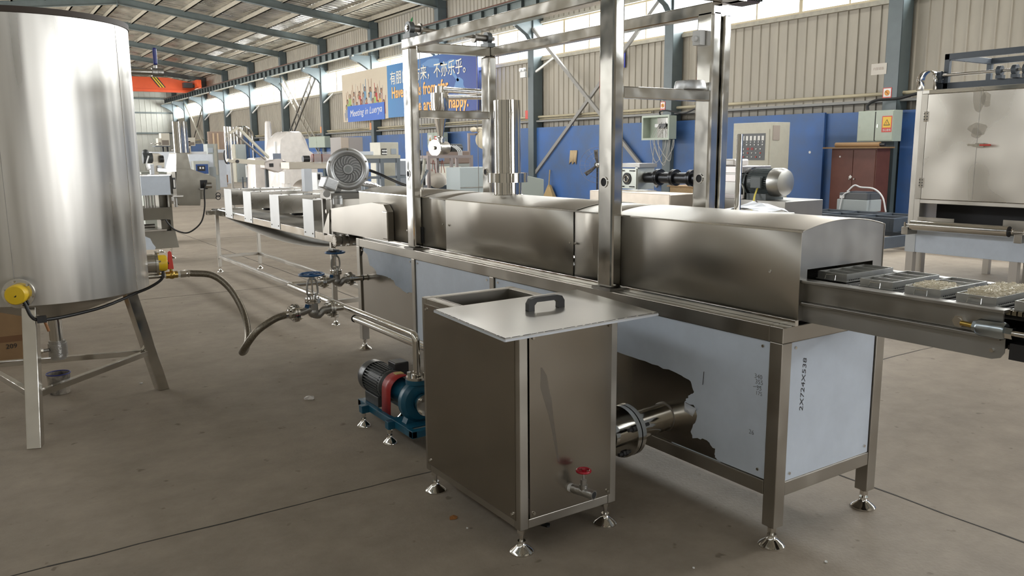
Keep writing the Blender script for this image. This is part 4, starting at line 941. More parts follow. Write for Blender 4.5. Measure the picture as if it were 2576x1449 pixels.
# braided hose
hs_ = thing('braided_hose', 'braided steel hose looping from the tank to the front blue valve', 'hose', (1.35, 5.1, .35))
p0 = Vector((xs+.26, oy, oz_))
hp = smoothpath([p0, at(535, 693, y=5.40), at(580, 728, y=5.33), at(612, 785, y=5.22), at(624, 840, y=5.08), at(618, 878, y=4.95), at(609, 886, y=4.86), at(620, 868, y=4.74), at(648, 832, y=4.70), at(690, 803, y=4.70), Vector((1.515, 4.72, .588))], 8)
MB().tube(hp, .021, n=18).build('braid', HOSE, hs_)
MB().cyl((xs+.20, oy, oz_), (xs+.235, oy, oz_), .025, n=6).cyl((xs+.235, oy, oz_), (xs+.27, oy, oz_), .021).cyl((xs+.245, oy, oz_), (xs+.255, oy, oz_), .027, n=6).build('hose_coupling', TUBE, hs_)
MB().cyl((1.565, 4.72, .592), (1.50, 4.72, .586), .023).cyl((1.545, 4.72, .590), (1.525, 4.72, .588), .030, n=6).build('hose_coupling', TUBE, hs_)
# bucket and carton under the tank
bk = thing('paint_bucket', 'small open paint bucket with blue rim behind the tank leg', 'bucket', (.32, 5.95, 0))
p_ = at(133, 952, z=.15)
bk.location = (.37, 5.93, 0)
MB().lathe([(.0, .002), (.06, .002), (.070, .135), (.067, .135), (.058, .01), (0, .01)], (0, 0, 0), n=28).build('pail', mat('paint_pail', (.42, .38, .32), .5, noise=.9, nscale=14, col2=(.02, .02, .025)), bk, local=True)
MB().ring((0, 0, .136), (0, 0, 1), .070, .004).build('rim', NAVY, bk, local=True); MB().lathe([(.0, .11), (.064, .11)], (0, 0, 0)).build('paint', mat('dark_blue_liquid', (.01, .012, .05), .2), bk, local=True)
cb = thing('cardboard_carton', 'brown cardboard carton standing behind the tank legs', 'box', (.1, 7.1, 0))
a_ = at(52, 925, z=0)
cb.location = (0.05, 7.0, 0)
MB().box(-.55, .22, 0, .5, 0, .42).build('carton', CARD, cb, local=True, bevel=.004)
MB().box(-.551, .221, -.002, .0, .17, .215).build('tape_band', mat('carton_tape', (.20, .10, .045), .4), cb, local=True)
text('209', 'print', INK, cb, at(15, 878, y=6.995), (1, 0, 0), (0, 0, 1), .05, .0005)
# ================================================================ COOLING CONVEYOR
ct = thing('cooling_conveyor', 'long steel conveyor table with four fan housings beyond the tunnel machine', 'conveyor', (2.9, 8.9, 0))
cx0, cx1, cya, cyb = 2.64, 3.21, 6.50, 11.10
m = MB(); m.box(cx0, cx0+.045, cya, cyb, .755, .828).box(cx1-.045, cx1, cya, cyb, .755, .828).box(cx0+.045, cx1-.045, cyb-.04, cyb, .757, .826)
m.box(cx0-.06, cx1+.02, cyb-.02, cyb+.06, .745, .80)
m.build('side_rail', TUBE, ct, bevel=.004)
for x in (cx0+.0, cx1-.045):
    for y in (6.86, 10.90):
        MB().box(x, x+.042, y, y+.042, .07, .755).build('leg', STEELV, ct, bevel=.003); foot(ct, x+.021, y+.021, .08, r=.040)
    MB().box(x+.002, x+.040, 6.90, 10.90, .19, .228).build('lower_rail', STEELV, ct, bevel=.003)
for y in (6.862, 10.902): MB().box(cx0+.042, cx1-.045, y, y+.038, .19, .228).build('lower_rail', STEELV, ct, bevel=.003)
m = MB(); k = 40; vs = []
for i in range(k+1):
    t = i/k; y = 6.55+(10.6-6.55)*t; z = .755-.115*4*t*(1-t)*(1+.5*(.5-t)); vs += [(cx0+.03, y, z), (cx1-.03, y, z)]
m.add(vs, [(2*i, 2*i+1, 2*i+3, 2*i+2) for i in range(k)], True).build('return_belt', mat('belt_wire', (.36, .34, .30), .5, .7, noise=.2, nscale=5, stretch=(1, 30, 1)), ct, solid=.004)
MB().box(cx0+.045, cx1-.045, 6.5, 11.05, .80, .806).build('carry_belt', MATS['belt_wire'], ct)
for k, (ya, yb) in enumerate(((10.38, 10.05), (9.28, 8.98) if False else (9.55, 9.24), (8.56, 8.26), (7.54, 7.26))):
    y0, y1 = yb, ya
    MB().box(cx0-.004, cx0-.001, y0, y1, .765, 1.115).build('fan_bracket', mat('matt_plate', (.56, .565, .56), .42, .75, noise=.08, nscale=3), ct)
    h = MB().box(cx0-.001, cx1+.30, y0+.0, y1-.0, .925, 1.112).build('fan_housing', mat('fan_box_steel', (.42, .40, .36), .28, 1., rvar=.05), ct, bevel=.003)
    MB().cyl((cx0+.30, (y0+y1)/2, .895), (cx0+.30, (y0+y1)/2, .93), .12, n=28).build('fan', DARK, h)
    m = MB()
    for yy in (y0+.04, y1-.04): screw(m, (cx0-.004, yy, .80), (-1, 0, 0), .007)
    for x in (cx0+.12, cx0+.36, cx0+.6): m.cyl((x, y0+.03, 1.112), (x, y0+.03, 1.122), .007, n=8).cyl((x, y1-.03, 1.112), (x, y1-.03, 1.122), .007, n=8)
    m.build('screws', DULL, h)
# ring blower on its shelf
bl = thing('ring_blower', 'round cast aluminium ring blower standing above the conveyor end', 'blower', (2.72, 6.62, 1.225))
bs = thing('blower_stand', 'low steel stand carrying the ring blower', 'stand', (2.72, 6.65, 0))
MB().box(2.56, 3.10, 6.60, 6.86, 1.15, 1.205).build('shelf', DULL, bs, bevel=.003)
for x, y in ((2.565, 6.605), (3.06, 6.605), (2.565, 6.82), (3.06, 6.82)): MB().box(x, x+.03, y, y+.03, .828, 1.15).build('leg', DULL, bs)
C_ = Vector((2.72, 6.60, 1.405)); A = Vector((-.35, -1, 0)).normalized(); u, v, _ = basis(A)
m = MB(); m.lathe([(.0, -.17), (.10, -.17), (.125, -.14), (.13, -.06), (.165, -.05), (.178, -.02), (.180, .02), (.165, .055), (.145, .062), (.118, .050), (.112, .030), (.0, .025)], C_, A, n=48)
m.build('housing', ALU, bl)
MB().ring(C_+A*.045, A, .150, .024, n=48, m=10).build('channel_ring', ALU, bl)
hub = MB().lathe([(.046, .03), (.046, .052), (.040, .060), (0, .062)], C_, A, n=28).build('hub', ALU, bl)
MB().cyl(C_+A*.055, C_+A*.064, .030, n=24).build('nameplate', mat('grey_plate', (.35, .37, .37), .4), hub)
m = MB()
for k in range(18):
    t = 2*pi*k/18; pts = []
    for s_ in range(6):
        r = .048+.062*s_/5; a_ = t+.5*(s_/5)**1.5; pts.append(C_+A*.044+(u*cos(a_)+v*sin(a_))*r)
    for p, q in zip(pts[:-1], pts[1:]): m.bar(p, q, .006, .016, up=A)
m.build('cooling_vanes', ALU, bl)
MB().cyl(C_+A*.026, C_+A*.039, .113, n=40).build('fan_recess', mat('recess_grey', (.36, .365, .37), .5, .5), bl)
m = MB()
for s_ in (-1, 1):
    m.prism([C_+u*s_*.05+Vector((0, 0, -.15)), C_+u*s_*.09+Vector((0, 0, -.14)), C_+u*s_*.115+Vector((0, 0, -.198)), C_+u*s_*.07+Vector((0, 0, -.198))], A*-.05)
m.prism([C_+u*.12+Vector((0, 0, -.185)), C_-u*.12+Vector((0, 0, -.185)), C_-u*.12+Vector((0, 0, -.198)), C_+u*.12+Vector((0, 0, -.198))], A*-.2)
m.build('foot', ALU, bl)
m = MB()
for t in (pi/2, pi/2+2.1, pi/2-2.1, .4, pi-.4): q = C_+A*.05+(u*cos(t)+v*sin(t))*.165; m.cyl(q, q+A*.022, .009, n=8)
m.build('bolt', POLISH, bl)
t_ = MB().cbox(C_+Vector((-.17, .02, -.12)), .12, .14, .10, rot=Matrix.Rotation(.4, 3, 'Y')).build('terminal_box', ALU, bl, bevel=.015)
MB().cyl(C_+Vector((-.20, 0, -.20))+A*.1, C_+Vector((-.20, 0, -.20))+A*-.0+Vector((0, 0, -.0)), .03).build('inlet_port', ALU, bl)
sl_ = MB().lathe([(0, 0), (.04, 0), (.04, .05), (.034, .055), (.034, .07), (0, .07)], (2.57, 6.48, 1.118)).build('silencer', ALU, bl)
fh = MB().tube(smoothpath([C_+Vector((.14, .12, -.12)), C_+Vector((.22, .16, -.135)), C_+Vector((.32, .22, -.15)), C_+Vector((.42, .28, -.19))], 5), .026).build('foil_duct', mat('foil_duct', (.7, .7, .7), .25, 1., bump=.6, bscale=40), bl)
hz = MB().tube(smoothpath([C_+Vector((.12, .05, .02)), at(950, 436, y=6.5), at(985, 452, y=6.3), at(1022, 467, y=5.9), at(1060, 478, y=5.7)], 7), .012).build('black_hose', BLACK); tag(hz, 'black hose drooping from the ring blower to the far portal post', 'hose')
wt = MB().box(2.66, 2.665, 6.95, 7.2, 1.114, 1.45); 
p0 = at(765, 425, y=8.9); p1 = at(787, 482, y=8.9)
ws = MB().box(p0.x, p1.x, 8.9, 9.0, 1.114, p0.z).build('white_film_box', FILMW, bevel=.003); tag(ws, 'upright white film-covered box behind the ring blower', 'box')

# ================================================================ RIGHT: OVEN
ov = thing('drying_oven', 'big pale steel oven with wide front door at the right edge', 'oven', (9.7, 4.0, 0))
OVS = mat('oven_steel', (.72, .695, .64), .36, .7, noise=.10, nscale=2.2, rvar=.08)
m = MB(); m.box(8.36, 11.3, 4.80, 4.86, .72, 2.13).box(8.36, 11.3, 2.2, 2.26, .72, 2.13).box(8.36, 11.3, 2.26, 4.80, 2.09, 2.13).box(11.24, 11.3, 2.26, 4.80, .72, 2.09).box(8.36, 8.40, 4.74, 4.80, .72, 2.09).box(8.36, 8.44, 2.26, 4.74, .965, 1.005)
m.build('body', OVS, ov, bevel=.004)
MB().box(8.335, 8.36, 2.3, 4.72, 1.01, 2.085).build('door', mat('oven_door_steel', (.76, .73, .67), .30, .8, noise=.18, nscale=1.6, rvar=.1, bump=.05, bscale=2), ov, bevel=.004)
MB().box(8.34, 8.36, 4.725, 4.79, 1.01, 2.09).build('door_frame', STEELV, ov, bevel=.003)
MB().box(8.345, 8.355, 2.3, 4.72, 2.09, 2.125).build('door_head', POLISH, ov)
for z in (1.86, 1.18):
    h = MB().box(8.326, 8.336, 4.705, 4.75, z-.05, z+.05).build('hinge', TUBE, ov, bevel=.003); m = MB()
    for yy in (4.712, 4.742):
        for dz in (-.03, 0, .03): screw(m, (8.326, yy, z+dz), (-1, 0, 0), .006)
    m.build('hinge_screws', INK, h)
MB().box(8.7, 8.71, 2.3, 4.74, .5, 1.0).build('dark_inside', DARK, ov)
lz = at(2470, 365, x=8.33)
la = MB().box(8.30, 8.335, lz.y-.03, lz.y+.05, lz.z-.02, lz.z+.02).box(8.29, 8.31, lz.y+.02, lz.y+.12, lz.z-.006, lz.z+.012).build('latch', POLISH, ov)
MB().box(8.28, 8.30, lz.y-.10, lz.y, lz.z-.008, lz.z+.008).build('red_grip', REDH, la)
m = MB(); x = 8.331; yv = at(2462, 300, x=8.33).y
m.box(8.3335, 8.335, yv-.002, yv+.002, 1.02, 2.08); m.build('door_seam', DULL, ov)
STN = mat('stain_oil', (.45, .41, .33), .5, .4, alpha=.2)
m = MB(); rr = random.Random(4)
def stain(mb, y, z, ry, rz_, seed, x=8.3345):
    r2 = random.Random(seed); n_ = 22; ph = r2.uniform(0, 6)
    mb.prism([(x, y+ry*(1+.18*sin(3*t+ph)+r2.uniform(-.06, .06))*cos(t), z+rz_*(1+.15*sin(2*t)+r2.uniform(-.06, .06))*sin(t)) for t in [2*pi*i/n_ for i in range(n_)]], (-.0006, 0, 0))
for px, py, ry, rz_, sd in ((2460, 325, .09, .06, 1), (2462, 250, .06, .12, 2), (2480, 250, .05, .07, 3), (2455, 205+130, .05, .05, 5)):
    p_ = at(px, py, x=8.33); stain(m, p_.y, p_.z, ry, rz_, sd)
m.build('water_stain', STN, ov)
for x, y in ((8.40, 4.70), (8.40, 3.62), (10.3, 5.27-.35), (11.1, 4.6), (11.1, 3.2)):
    MB().box(x, x+.07, y, y+.07, 0, .72).build('leg', mat('leg_steel', (.55, .52, .47), .4, .8), ov)
# roller table in front of the oven
rt = thing('roller_table', 'roller stand with blue film apron in front of the oven door', 'table', (8.2, 4.2, 0))
MB().box(8.26, 8.30, 3.0, 4.80, .455, .70).build('film_apron', FILM, rt, bevel=.004)
MB().box(8.255, 8.262, 4.70, 4.81, .455, .70).build('corner_plate', mat('zinc_white', (.62, .66, .70), .3, .5), rt)
for y in (4.72, 3.9-.22, 2.9): MB().box(8.26, 8.33, y, y+.075, 0, .455).build('leg', mat('leg_cream', (.55, .51, .46), .45), rt)
a_ = at(2293, 566, x=8.12); b_ = at(2538, 583, x=8.12)
MB().cyl(a_, b_, .052, n=32).build('roller', POLISH, rt)
dd = (b_-a_).normalized(); MB().cyl(a_-dd*.08, b_+dd*.16, .012).build('axle', TUBE, rt); MB().cyl(b_-dd*.003, b_+dd*.006, .050, n=28).build('roller_cap', BLACKP, rt)
for p in (a_-dd*.05, b_+dd*.10):
    MB().box(p.x-.04, 8.27, p.y-.035, p.y+.035, p.z-.10, p.z-.02).build('bracket', STEELV, rt, bevel=.004)
m = MB()
for s_ in (.03, .13): q = b_+dd*s_; m.cyl(q+Vector((0, 0, -.02)), q+Vector((0, 0, .03)), .012, n=6)
q = a_-dd*.06; m.cyl(q+Vector((-.02, 0, -.02)), q+Vector((-.02, 0, .03)), .012, n=6)
m.build('axle_nut', POLISH, rt)
p_ = at(2400, 552, x=8.36)
for (a0, b0, a1, b1), lab in (((2310, 545, 2401, 558), 'pale steel plate behind the left half of the roller'), ((2525, 553, 2600, 572), 'tilted pale plate behind the right end of the roller')):
    p_, q_ = at(a0, b0, x=8.345), at(a1, b1, x=8.345); o = MB().box(8.335, 8.345, q_.y, p_.y, .70, p_.z).build('steel_plate', STEELV); tag(o, lab, 'plate')
# frame with shaft on the oven roof
sf = thing('shaft_frame', 'dark painted frame with drive shaft on top of the oven', 'frame', (8.7, 4.0, 2.13))
fx = 8.50; q0 = at(2374, 214, x=fx); q1 = at(2376, 156, x=fx); ya = q1.y; zt_ = 2.13+.36
m = MB(); m.box(fx, fx+.05, ya-.05, ya, 2.13, zt_).box(fx, fx+.05, 2.6, ya, zt_-.06, zt_).box(fx, fx+.05, 2.6, ya+.10, 2.13, 2.20).box(fx, fx+.9, ya-.05, ya, zt_-.058, zt_-.002).box(fx+.85, fx+.9, ya-.05, ya, 2.13, zt_).box(fx+.85, fx+.9, 2.6, ya, zt_-.06, zt_).box(fx+.85, fx+.9, 2.6, ya, 2.13, 2.19).box(fx, fx+.05, 3.55, 3.60, 2.13, zt_)
m.prism([(fx+.05, 3.55, zt_-.06), (fx+.3, 3.55, zt_-.06), (fx+.05, 3.55, zt_-.2)], (0, -.05, 0))
m.build('frame', GUN, sf, bevel=.003)
MB().cyl((fx-.03, 2.6, 2.275), (fx-.03, ya+.10, 2.275), .016).build('shaft', POLISH, sf)
for y in (ya+.02, 4.10, 3.96, 3.86, 3.75):
    MB().cyl((fx-.03, y-.02, 2.275), (fx-.03, y+.02, 2.275), .048 if y < 4.2 else .044, n=20).box(fx-.05, fx+.02, y-.03, y+.03, 2.20, 2.235).build('bearing', GUN, sf)
gx0 = at(2336, 200, x=8.42)
m = MB(); pts = [(8.42+.0, gx0.y+.0, 2.13)]
gp = [(gx0.y-.10, 2.13)]+[(gx0.y-.0-.09*cos(t)-.0, 2.24+.09*sin(t)) for t in [pi*i/10 for i in range(11)]]+[(gx0.y+.09, 2.13)]
gp = [(gx0.y-.09, 2.13)]+gp[1:]
k = len(gp); m.add([(8.36, y, z) for y, z in gp]+[(8.50, y, z) for y, z in gp], [(i, i+1, k+i+1, k+i) for i in range(k-1)], True)
m.build('chain_guard', POLISH, sf, solid=.004)
# ================================================================ DARK WELDED FRAMES
def wframe(lab, x0, x1, y0, y1, z0, z1, ny):
    t = thing('welded_frame', lab, 'frame', ((x0+x1)/2, (y0+y1)/2, z0), group='dark welded frames behind the tunnel mouth')
    m = MB(); w = .06
    m.box(x0, x1, y0, y0+w, z0, z1).box(x0, x1, y1-w, y1, z0, z1).box(x0, x0+w, y0+w, y1-w, z0, z1).box(x1-w, x1, y0+w, y1-w, z0, z1)
    for k in range(1, ny): y = y0+(y1-y0)*k/ny; m.box(x0+w, x1-w, y, y+w, z1-.06, z1)
    m.box((x0+x1)/2, (x0+x1)/2+w, y0+w, y1-w, z1-.061, z1-.001)
    m.build('frame', GUN, t, bevel=.004)
    return t
wf = wframe('upper dark blue-grey welded steel frame stacked behind the tunnel mouth', 11.75, 12.8, 7.05, 8.95, .26, .47, 3)
wf2 = wframe('lower dark welded frame lying under the stacked one', 11.05, 12.9, 6.80, 8.95, .07, .24, 2)
m = MB()
for x in (11.1, 12.7):
    for y in (6.85, 8.8): m.box(x, x+.1, y, y+.1, 0, .07)
m.build('skid', GUN, wf2)
m = MB().bar((11.08, 6.83, .22), (11.5, 7.4, .44), .05, .05); m.build('diagonal', GUN, wf2)
wf3 = wframe('third dark frame section beside the oven leg', 11.9, 13.6, 5.3, 6.7, .30, .46, 3)
m = MB()
for x in (11.95, 13.5):
    for y in (5.35, 6.6): m.box(x, x+.05, y, y+.05, 0, .30)
m.build('leg', GUN, wf3)
# ================================================================ RIGHT WALL FURNITURE
bp_ = thing('sliding_panel', 'tall blue steel sheet door with two white spots leaning on the wall', 'panel', (14.95, 12.1, 0))
MB().box(14.94, 15.0, 10.64, 13.7, 0, 2.27).build('sheet', BLUEW, bp_, bevel=.004)
m = MB()
for px, py, r in ((2037, 383, .028), (1972, 383, .02)):
    p_ = at(px, py, x=14.938); m.cyl(p_, p_-Vector((.002, 0, 0)), r, n=14)
m.build('white_spot', WHITE, bp_)
rc = thing('metal_cabinet', 'brown two-door metal cabinet between blue door and column', 'cabinet', (14.5, 9.5, 0))
MB().box(14.32, 14.75, 9.02, 9.99, 0, 1.53).build('body', BROWNC, rc, bevel=.004)
for y0, y1 in ((9.04, 9.50), (9.51, 9.97)):
    d = MB().box(14.305, 14.32, y0, y1, .06, 1.50).build('door', BROWNC, rc, bevel=.003); MB().cyl((14.305, 9.55 if y0 > 9.3 else 9.45, .95), (14.28, 9.55 if y0 > 9.3 else 9.45, .95), .015).build('knob', DULL, d)
for px, py, s_ in ((2113, 394, .03), (2139, 445, .055)):
    p_ = at(px, py, x=14.303); MB().cbox(p_, .002, s_, s_, rot=Matrix.Rotation(.7, 3, 'X')).build('sticker', WHITE, rc)
bd = MB().box(14.2, 14.78, 8.95, 10.12, 1.532, 1.56).build('flat_board', CARD); tag(bd, 'thin board lying on top of the brown cabinet', 'board')
rl = MB().cyl((14.45, 9.05, 1.605), (14.45, 10.0, 1.605), .045).build('cardboard_roll', mat('roll_tan', (.42, .27, .14), .7)); tag(rl, 'rolled cardboard tube lying on the board over the cabinet', 'roll')
MB().cyl((14.45, 8.95, 1.60), (14.45, 9.05, 1.60), .03).build('roll_end', BLACKP, rl)
def ebox(lab, x, y0, y1, z0, z1, dep=.28, doors=2, mt=PALEG, grp=None):
    t = thing('electrical_box', lab, 'box', (x+dep/2, (y0+y1)/2, z0), group='pale green electrical boxes on the columns')
    MB().box(x, x+dep, y0, y1, z0, z1).build('housing', mt, t, bevel=.006)
    n_ = doors
    for k in range(n_):
        a0 = y0+(y1-y0)*k/n_+.01; a1 = y0+(y1-y0)*(k+1)/n_-.01
        d = MB().box(x-.012, x, a0, a1, z0+.02, z1-.02).build('door', mt, t, bevel=.004)
        MB().box(x-.016, x-.012, a1-.05, a1-.035, (z0+z1)/2-.03, (z0+z1)/2+.03).build('lock', POLISH, d)
    return t
def sign(parent, x, y, z, w, h, kind):
    """small warning sign facing -x; y, z = centre"""
    s_ = MB().box(x-.003, x, y-w/2, y+w/2, z-h/2, z+h/2).build('warning_sign' if parent else 'wall_sign', REDS if kind in ('smoke', 'volt', 'red') else WHITE, parent)
    X = x-.0035
    if kind in ('smoke', 'volt'):
        MB().box(X-.001, X, y-w*.42, y+w*.42, z-h*.22, z+h*.44).build('sign_face', WHITE if kind == 'smoke' else mat('sign_yellow', (.80, .50, .02), .4), s_)
    if kind == 'smoke':
        MB().ring((X-.001, y, z+h*.10), (1, 0, 0), w*.26, .008, n=24, m=6).build('ring_print', mat('sign_orange', (.75, .30, .02), .4), s_); MB().cyl((X-.001, y, z+h*.10), (X-.002, y, z+h*.10), w*.25).build('disc_print', MATS['sign_orange'], s_)
        MB().bar((X-.004, y+w*.18, z+h*.22), (X-.004, y-w*.18, z-h*.02), .004, .012, up=(1, 0, 0)).build('bar_print', INK, s_)
        text('禁止吸烟', 'lettering', WHITE, s_, (X-.001, y+w*.4, z-h*.42), (0, -1, 0), (0, 0, 1), h*.16, .0005, width=w*.8)
    if kind in ('volt', 'tri'):
        k = w*.33; zc = z+h*.05
        MB().prism([(X-.0012, y+k, zc-k*.6), (X-.0012, y-k, zc-k*.6), (X-.0012, y, zc+k*1.1)], (-.001, 0, 0)).build('triangle_print', INK, s_)
        k *= .74; MB().prism([(X-.0024, y+k, zc-k*.55), (X-.0024, y-k, zc-k*.55), (X-.0024, y, zc+k*1.1)], (-.001, 0, 0)).build('triangle_print', mat('sign_yellow', (.80, .50, .02), .4), s_)
        MB().prism([(X-.0036, y+.01, zc+k*.5), (X-.0036, y-.012, zc+k*.1), (X-.0036, y+.003, zc+k*.1), (X-.0036, y-.006, zc-k*.4), (X-.0036, y+.014, zc+.02*k), (X-.0036, y, zc+.02*k)], (-.001, 0, 0)).build('bolt_print', REDS, s_)
    if kind == 'volt': text('当心触电', 'lettering', WHITE, s_, (X-.001, y+w*.4, z-h*.42), (0, -1, 0), (0, 0, 1), h*.15, .0005, width=w*.8)
    return s_
REDS = mat('sign_red', (.60, .04, .02), .4)
e1 = ebox('pale green electrical box with yellow triangle sign on the nearest column', 14.5, 8.84, 9.58, 1.66, 2.24)
MB().box(14.49, 14.505, 9.19, 9.215, 1.67, 2.22).build('door_gap', DARK, e1)
p_ = at(2231, 312, x=14.487); sign(e1, 14.487, p_.y, p_.z, .20, .30, 'volt')
e2 = ebox('pale electrical box with triangle and red notice behind the cyclone', 14.55, 26.4, 27.46, 1.68, 2.23)
p_ = at(1082, 352, x=14.53); s_ = sign(e2, 14.535, p_.y, p_.z, .26, .36, 'tri'); p_ = at(1095, 352, x=14.53); sign(e2, 14.535, p_.y, p_.z, .16, .28, 'red')
e3 = ebox('pale green electrical box on the column beside the ladder brace', 14.55, 38.0, 40.2, 1.77, 2.31)
# open electrical box with wiring
e4 = thing('open_electrical_box', 'open electrical box with loose wires on the second column', 'box', (14.6, 15.2, 1.8))
bx = 14.5; m = MB(); m.box(bx+.24, bx+.26, 14.72, 15.66, 1.80, 2.37); w = .02
m.box(bx, bx+.24, 14.72, 14.74, 1.80, 2.37).box(bx, bx+.24, 15.64, 15.66, 1.80, 2.37).box(bx, bx+.24, 14.74, 15.64, 1.80, 1.82).box(bx, bx+.24, 14.74, 15.64, 2.35, 2.37); m.box(bx-.01, bx+.0, 14.70, 14.75, 1.78, 2.39).box(bx-.01, bx, 15.63, 15.68, 1.78, 2.39).box(bx-.01, bx, 14.75, 15.63, 1.78, 1.83).box(bx-.01, bx, 14.75, 15.63, 2.34, 2.39)
m.build('housing', PALEG, e4)
MB().box(bx+.22, bx+.24, 14.85, 15.35, 1.83, 2.33).build('mounting_plate', POLISH, e4)
MB().box(bx+.12, bx+.22, 14.95, 15.20, 2.06, 2.18).build('contactor', BLACKP, e4, bevel=.01); MB().box(bx+.14, bx+.22, 15.22, 15.36, 2.10, 2.18).build('breaker', WHITEP, e4)
rr = random.Random(21); m = MB()
for k in range(5):
    y = 15.0+rr.uniform(-.15, .3); m.tube(smoothpath([(bx+.15, y, 2.1+.03*k), (bx+.05, y+.1, 1.95), (bx-.02, y+.12, 1.7), (bx-.03, y+rr.uniform(-.3, .1), 1.35-rr.uniform(0, .25)), (bx+.0, y-.35, 1.55), (bx+.05, y-.35, 1.78)], 5), .008, n=6)
m.tube(smoothpath([(bx+.1, 15.3, 1.8), (bx+.1, 15.36, 1.2), (bx+.1, 15.3, .2)], 5), .010, n=6).build('wires', mat('grey_wire', (.45, .44, .40), .5), e4)
MB().tube(smoothpath([(bx+.2, 15.2, 2.36), (bx+.15, 15.2, 2.48), (bx+.2, 15.0, 2.5), (bx+.35, 14.6, 2.42), (bx+.4, 14.2, 2.52)], 6), .02, n=8).build('conduit', BLACK, e4)
def sgn(lab, kind, x, y, z, w, h):
    s_ = sign(None, x, y, z, w, h, kind); tag(s_, lab, 'sign'); return s_
sgn('red no-smoking sign on the nearest column', 'smoke', 14.895, 9.255, 2.56, .18, .24)
sgn('orange and red no-smoking sign on the second column', 'smoke', 14.895, 15.35, 2.62, .17, .24)
ps = MB().box(14.89, 14.895, 9.30, 9.62, 2.94, 3.15).build('paper_notice', mat('old_paper', (.60, .56, .50), .7)); tag(ps, 'faded paper notice stuck high on the nearest column', 'notice')
text('内部道路', 'lettering', mat('faded_ink', (.40, .33, .28), .6), ps, (14.889, 9.58, 3.03), (0, -1, 0), (0, 0, 1), .06, .0005, width=.22)
s3 = sgn('small orange notice on the third column above the wheel tower', 'red', 14.895, 21.42, 2.66, .14, .26)
for y in (27.3, 33.3, 39.3):
    s_ = MB().box(14.893, 14.897, y-.02, y+.16, 2.5, 2.8).build('column_notice', mat('orange_notice', (.70, .30, .12), .5)); tag(s_, 'small orange notice on the column %s' % {27.3: 'behind the cyclone', 33.3: 'under the cream end of the banner', 39.3: 'by the lattice brace'}[y], 'sign', 'small notices on the far columns')
bs_ = MB().box(15.235, 15.25, 17.2, 18.24, 3.76, 4.24).build('blue_sign', mat('sign_blue', (.03, .05, .45), .4)); tag(bs_, 'blue sign with white character high on the sheet wall', 'sign')
text('装', 'lettering', WHITE, bs_, (15.234, 18.15, 3.86), (0, -1, 0), (0, 0, 1), .36, .001)
em = thing('emergency_light', 'white twin-head emergency light on the third column', 'lamp', (14.85, 21.5, 3.8))
MB().box(14.8, 14.88, 21.36, 21.64, 3.80, 3.98).build('case', WHITEP, em, bevel=.01)
for y in (21.41, 21.59): MB().cyl((14.84, y, 4.04), (14.76, y, 4.04), .055, n=16).cyl((14.84, y, 3.98), (14.84, y, 4.03), .012).build('lamp_head', WHITEP, em)
# cables hanging on the wall rail near the first column
bc = MB().tube(smoothpath([(14.6, 9.45, 2.26), (14.6, 9.45, 2.36), (14.65, 9.3, 2.44), (14.8, 8.95, 2.46), (14.9, 8.6, 2.54), (14.95, 8.0, 2.56)], 6), .028, n=10).build('black_conduit', BLACK); tag(bc, 'black corrugated conduit rising from the nearest electrical box', 'cable')
# ---- broom, towel, fan
brm = thing('straw_broom', 'straw broom leaning head down against the blue wall', 'broom', (14.85, 20.1, 0))
MB().tube([(14.98, 20.30, .95), (14.85, 20.18, .45)], .018, n=8).build('handle', STRAW, brm)
m = MB(); m.add([(14.86, 20.16, .50), (14.86, 20.24, .50), (14.80, 20.50, .02), (14.80, 19.85, .02), (14.92, 20.16, .50), (14.92, 20.24, .50), (14.95, 20.50, .02), (14.95, 19.85, .02)], [(0, 1, 2, 3), (7, 6, 5, 4), (0, 3, 7, 4), (1, 5, 6, 2), (0, 4, 5, 1), (3, 2, 6, 7)]); m.build('bristles', STRAW, brm)
m = MB(); k = 6; vs = []
for j in range(2):
    for i in range(k+1): vs.append((15.0-.02*(i % 2), 19.31-.34*i/k+(.05 if j else 0), 1.54 if j == 0 else 1.12+.05*(i % 3)))
m.add(vs, [(i, i+1, k+1+i+1, k+1+i) for i in range(k)], True); tw = m.build('towel', CLOTH, solid=.01); tag(tw, 'tan towel hanging on the blue wall', 'towel')
fn = thing('stand_fan', 'black pedestal fan standing before the blue wall', 'fan', (12.5, 15.03, 0))
fc = Vector((12.5, 15.03, 1.19)); fa = Vector((-.62, -.78, 0)).normalized(); u, v, _ = basis(fa)
MB().cyl((12.55, 15.1, 0), (12.55, 15.1, 1.15), .022).build('pole', BLACKP, fn); MB().lathe([(0, .05), (.10, .04), (.26, .015), (.27, 0), (0, 0)], (12.55, 15.1, 0)).build('base', BLACKP, fn)
MB().cyl(fc-fa*.18, fc-fa*.02, .08).build('fan_motor', MOTORG, fn); MB().sphere(fc+fa*.02, .055).build('hub_cap', POLISH, fn)
for k in range(3):
    t = 2*pi*k/3+1.4; e_ = u*cos(t)+v*sin(t); s_ = u*-sin(t)+v*cos(t)
    MB().add([fc+e_*.05-s_*.02, fc+e_*.05+s_*.03, fc+e_*.36+s_*.07+fa*.02, fc+e_*.36-s_*.03-fa*.02, fc+e_*.2-s_*.04-fa*.01], [(0, 4, 3, 2, 1)], True).build('blade', mat('blade_grey', (.12, .11, .10), .4), fn, solid=.004)
m = MB()
for r in (.42, .30, .18): m.ring(fc, fa, r, .004, n=40, m=5)
for k in range(24): t = 2*pi*k/24; m.cyl(fc+fa*.05, fc+(u*cos(t)+v*sin(t))*.42, .002, n=4)
m.build('cage', mat('cage_wire', (.25, .25, .26), .4, .8), fn)
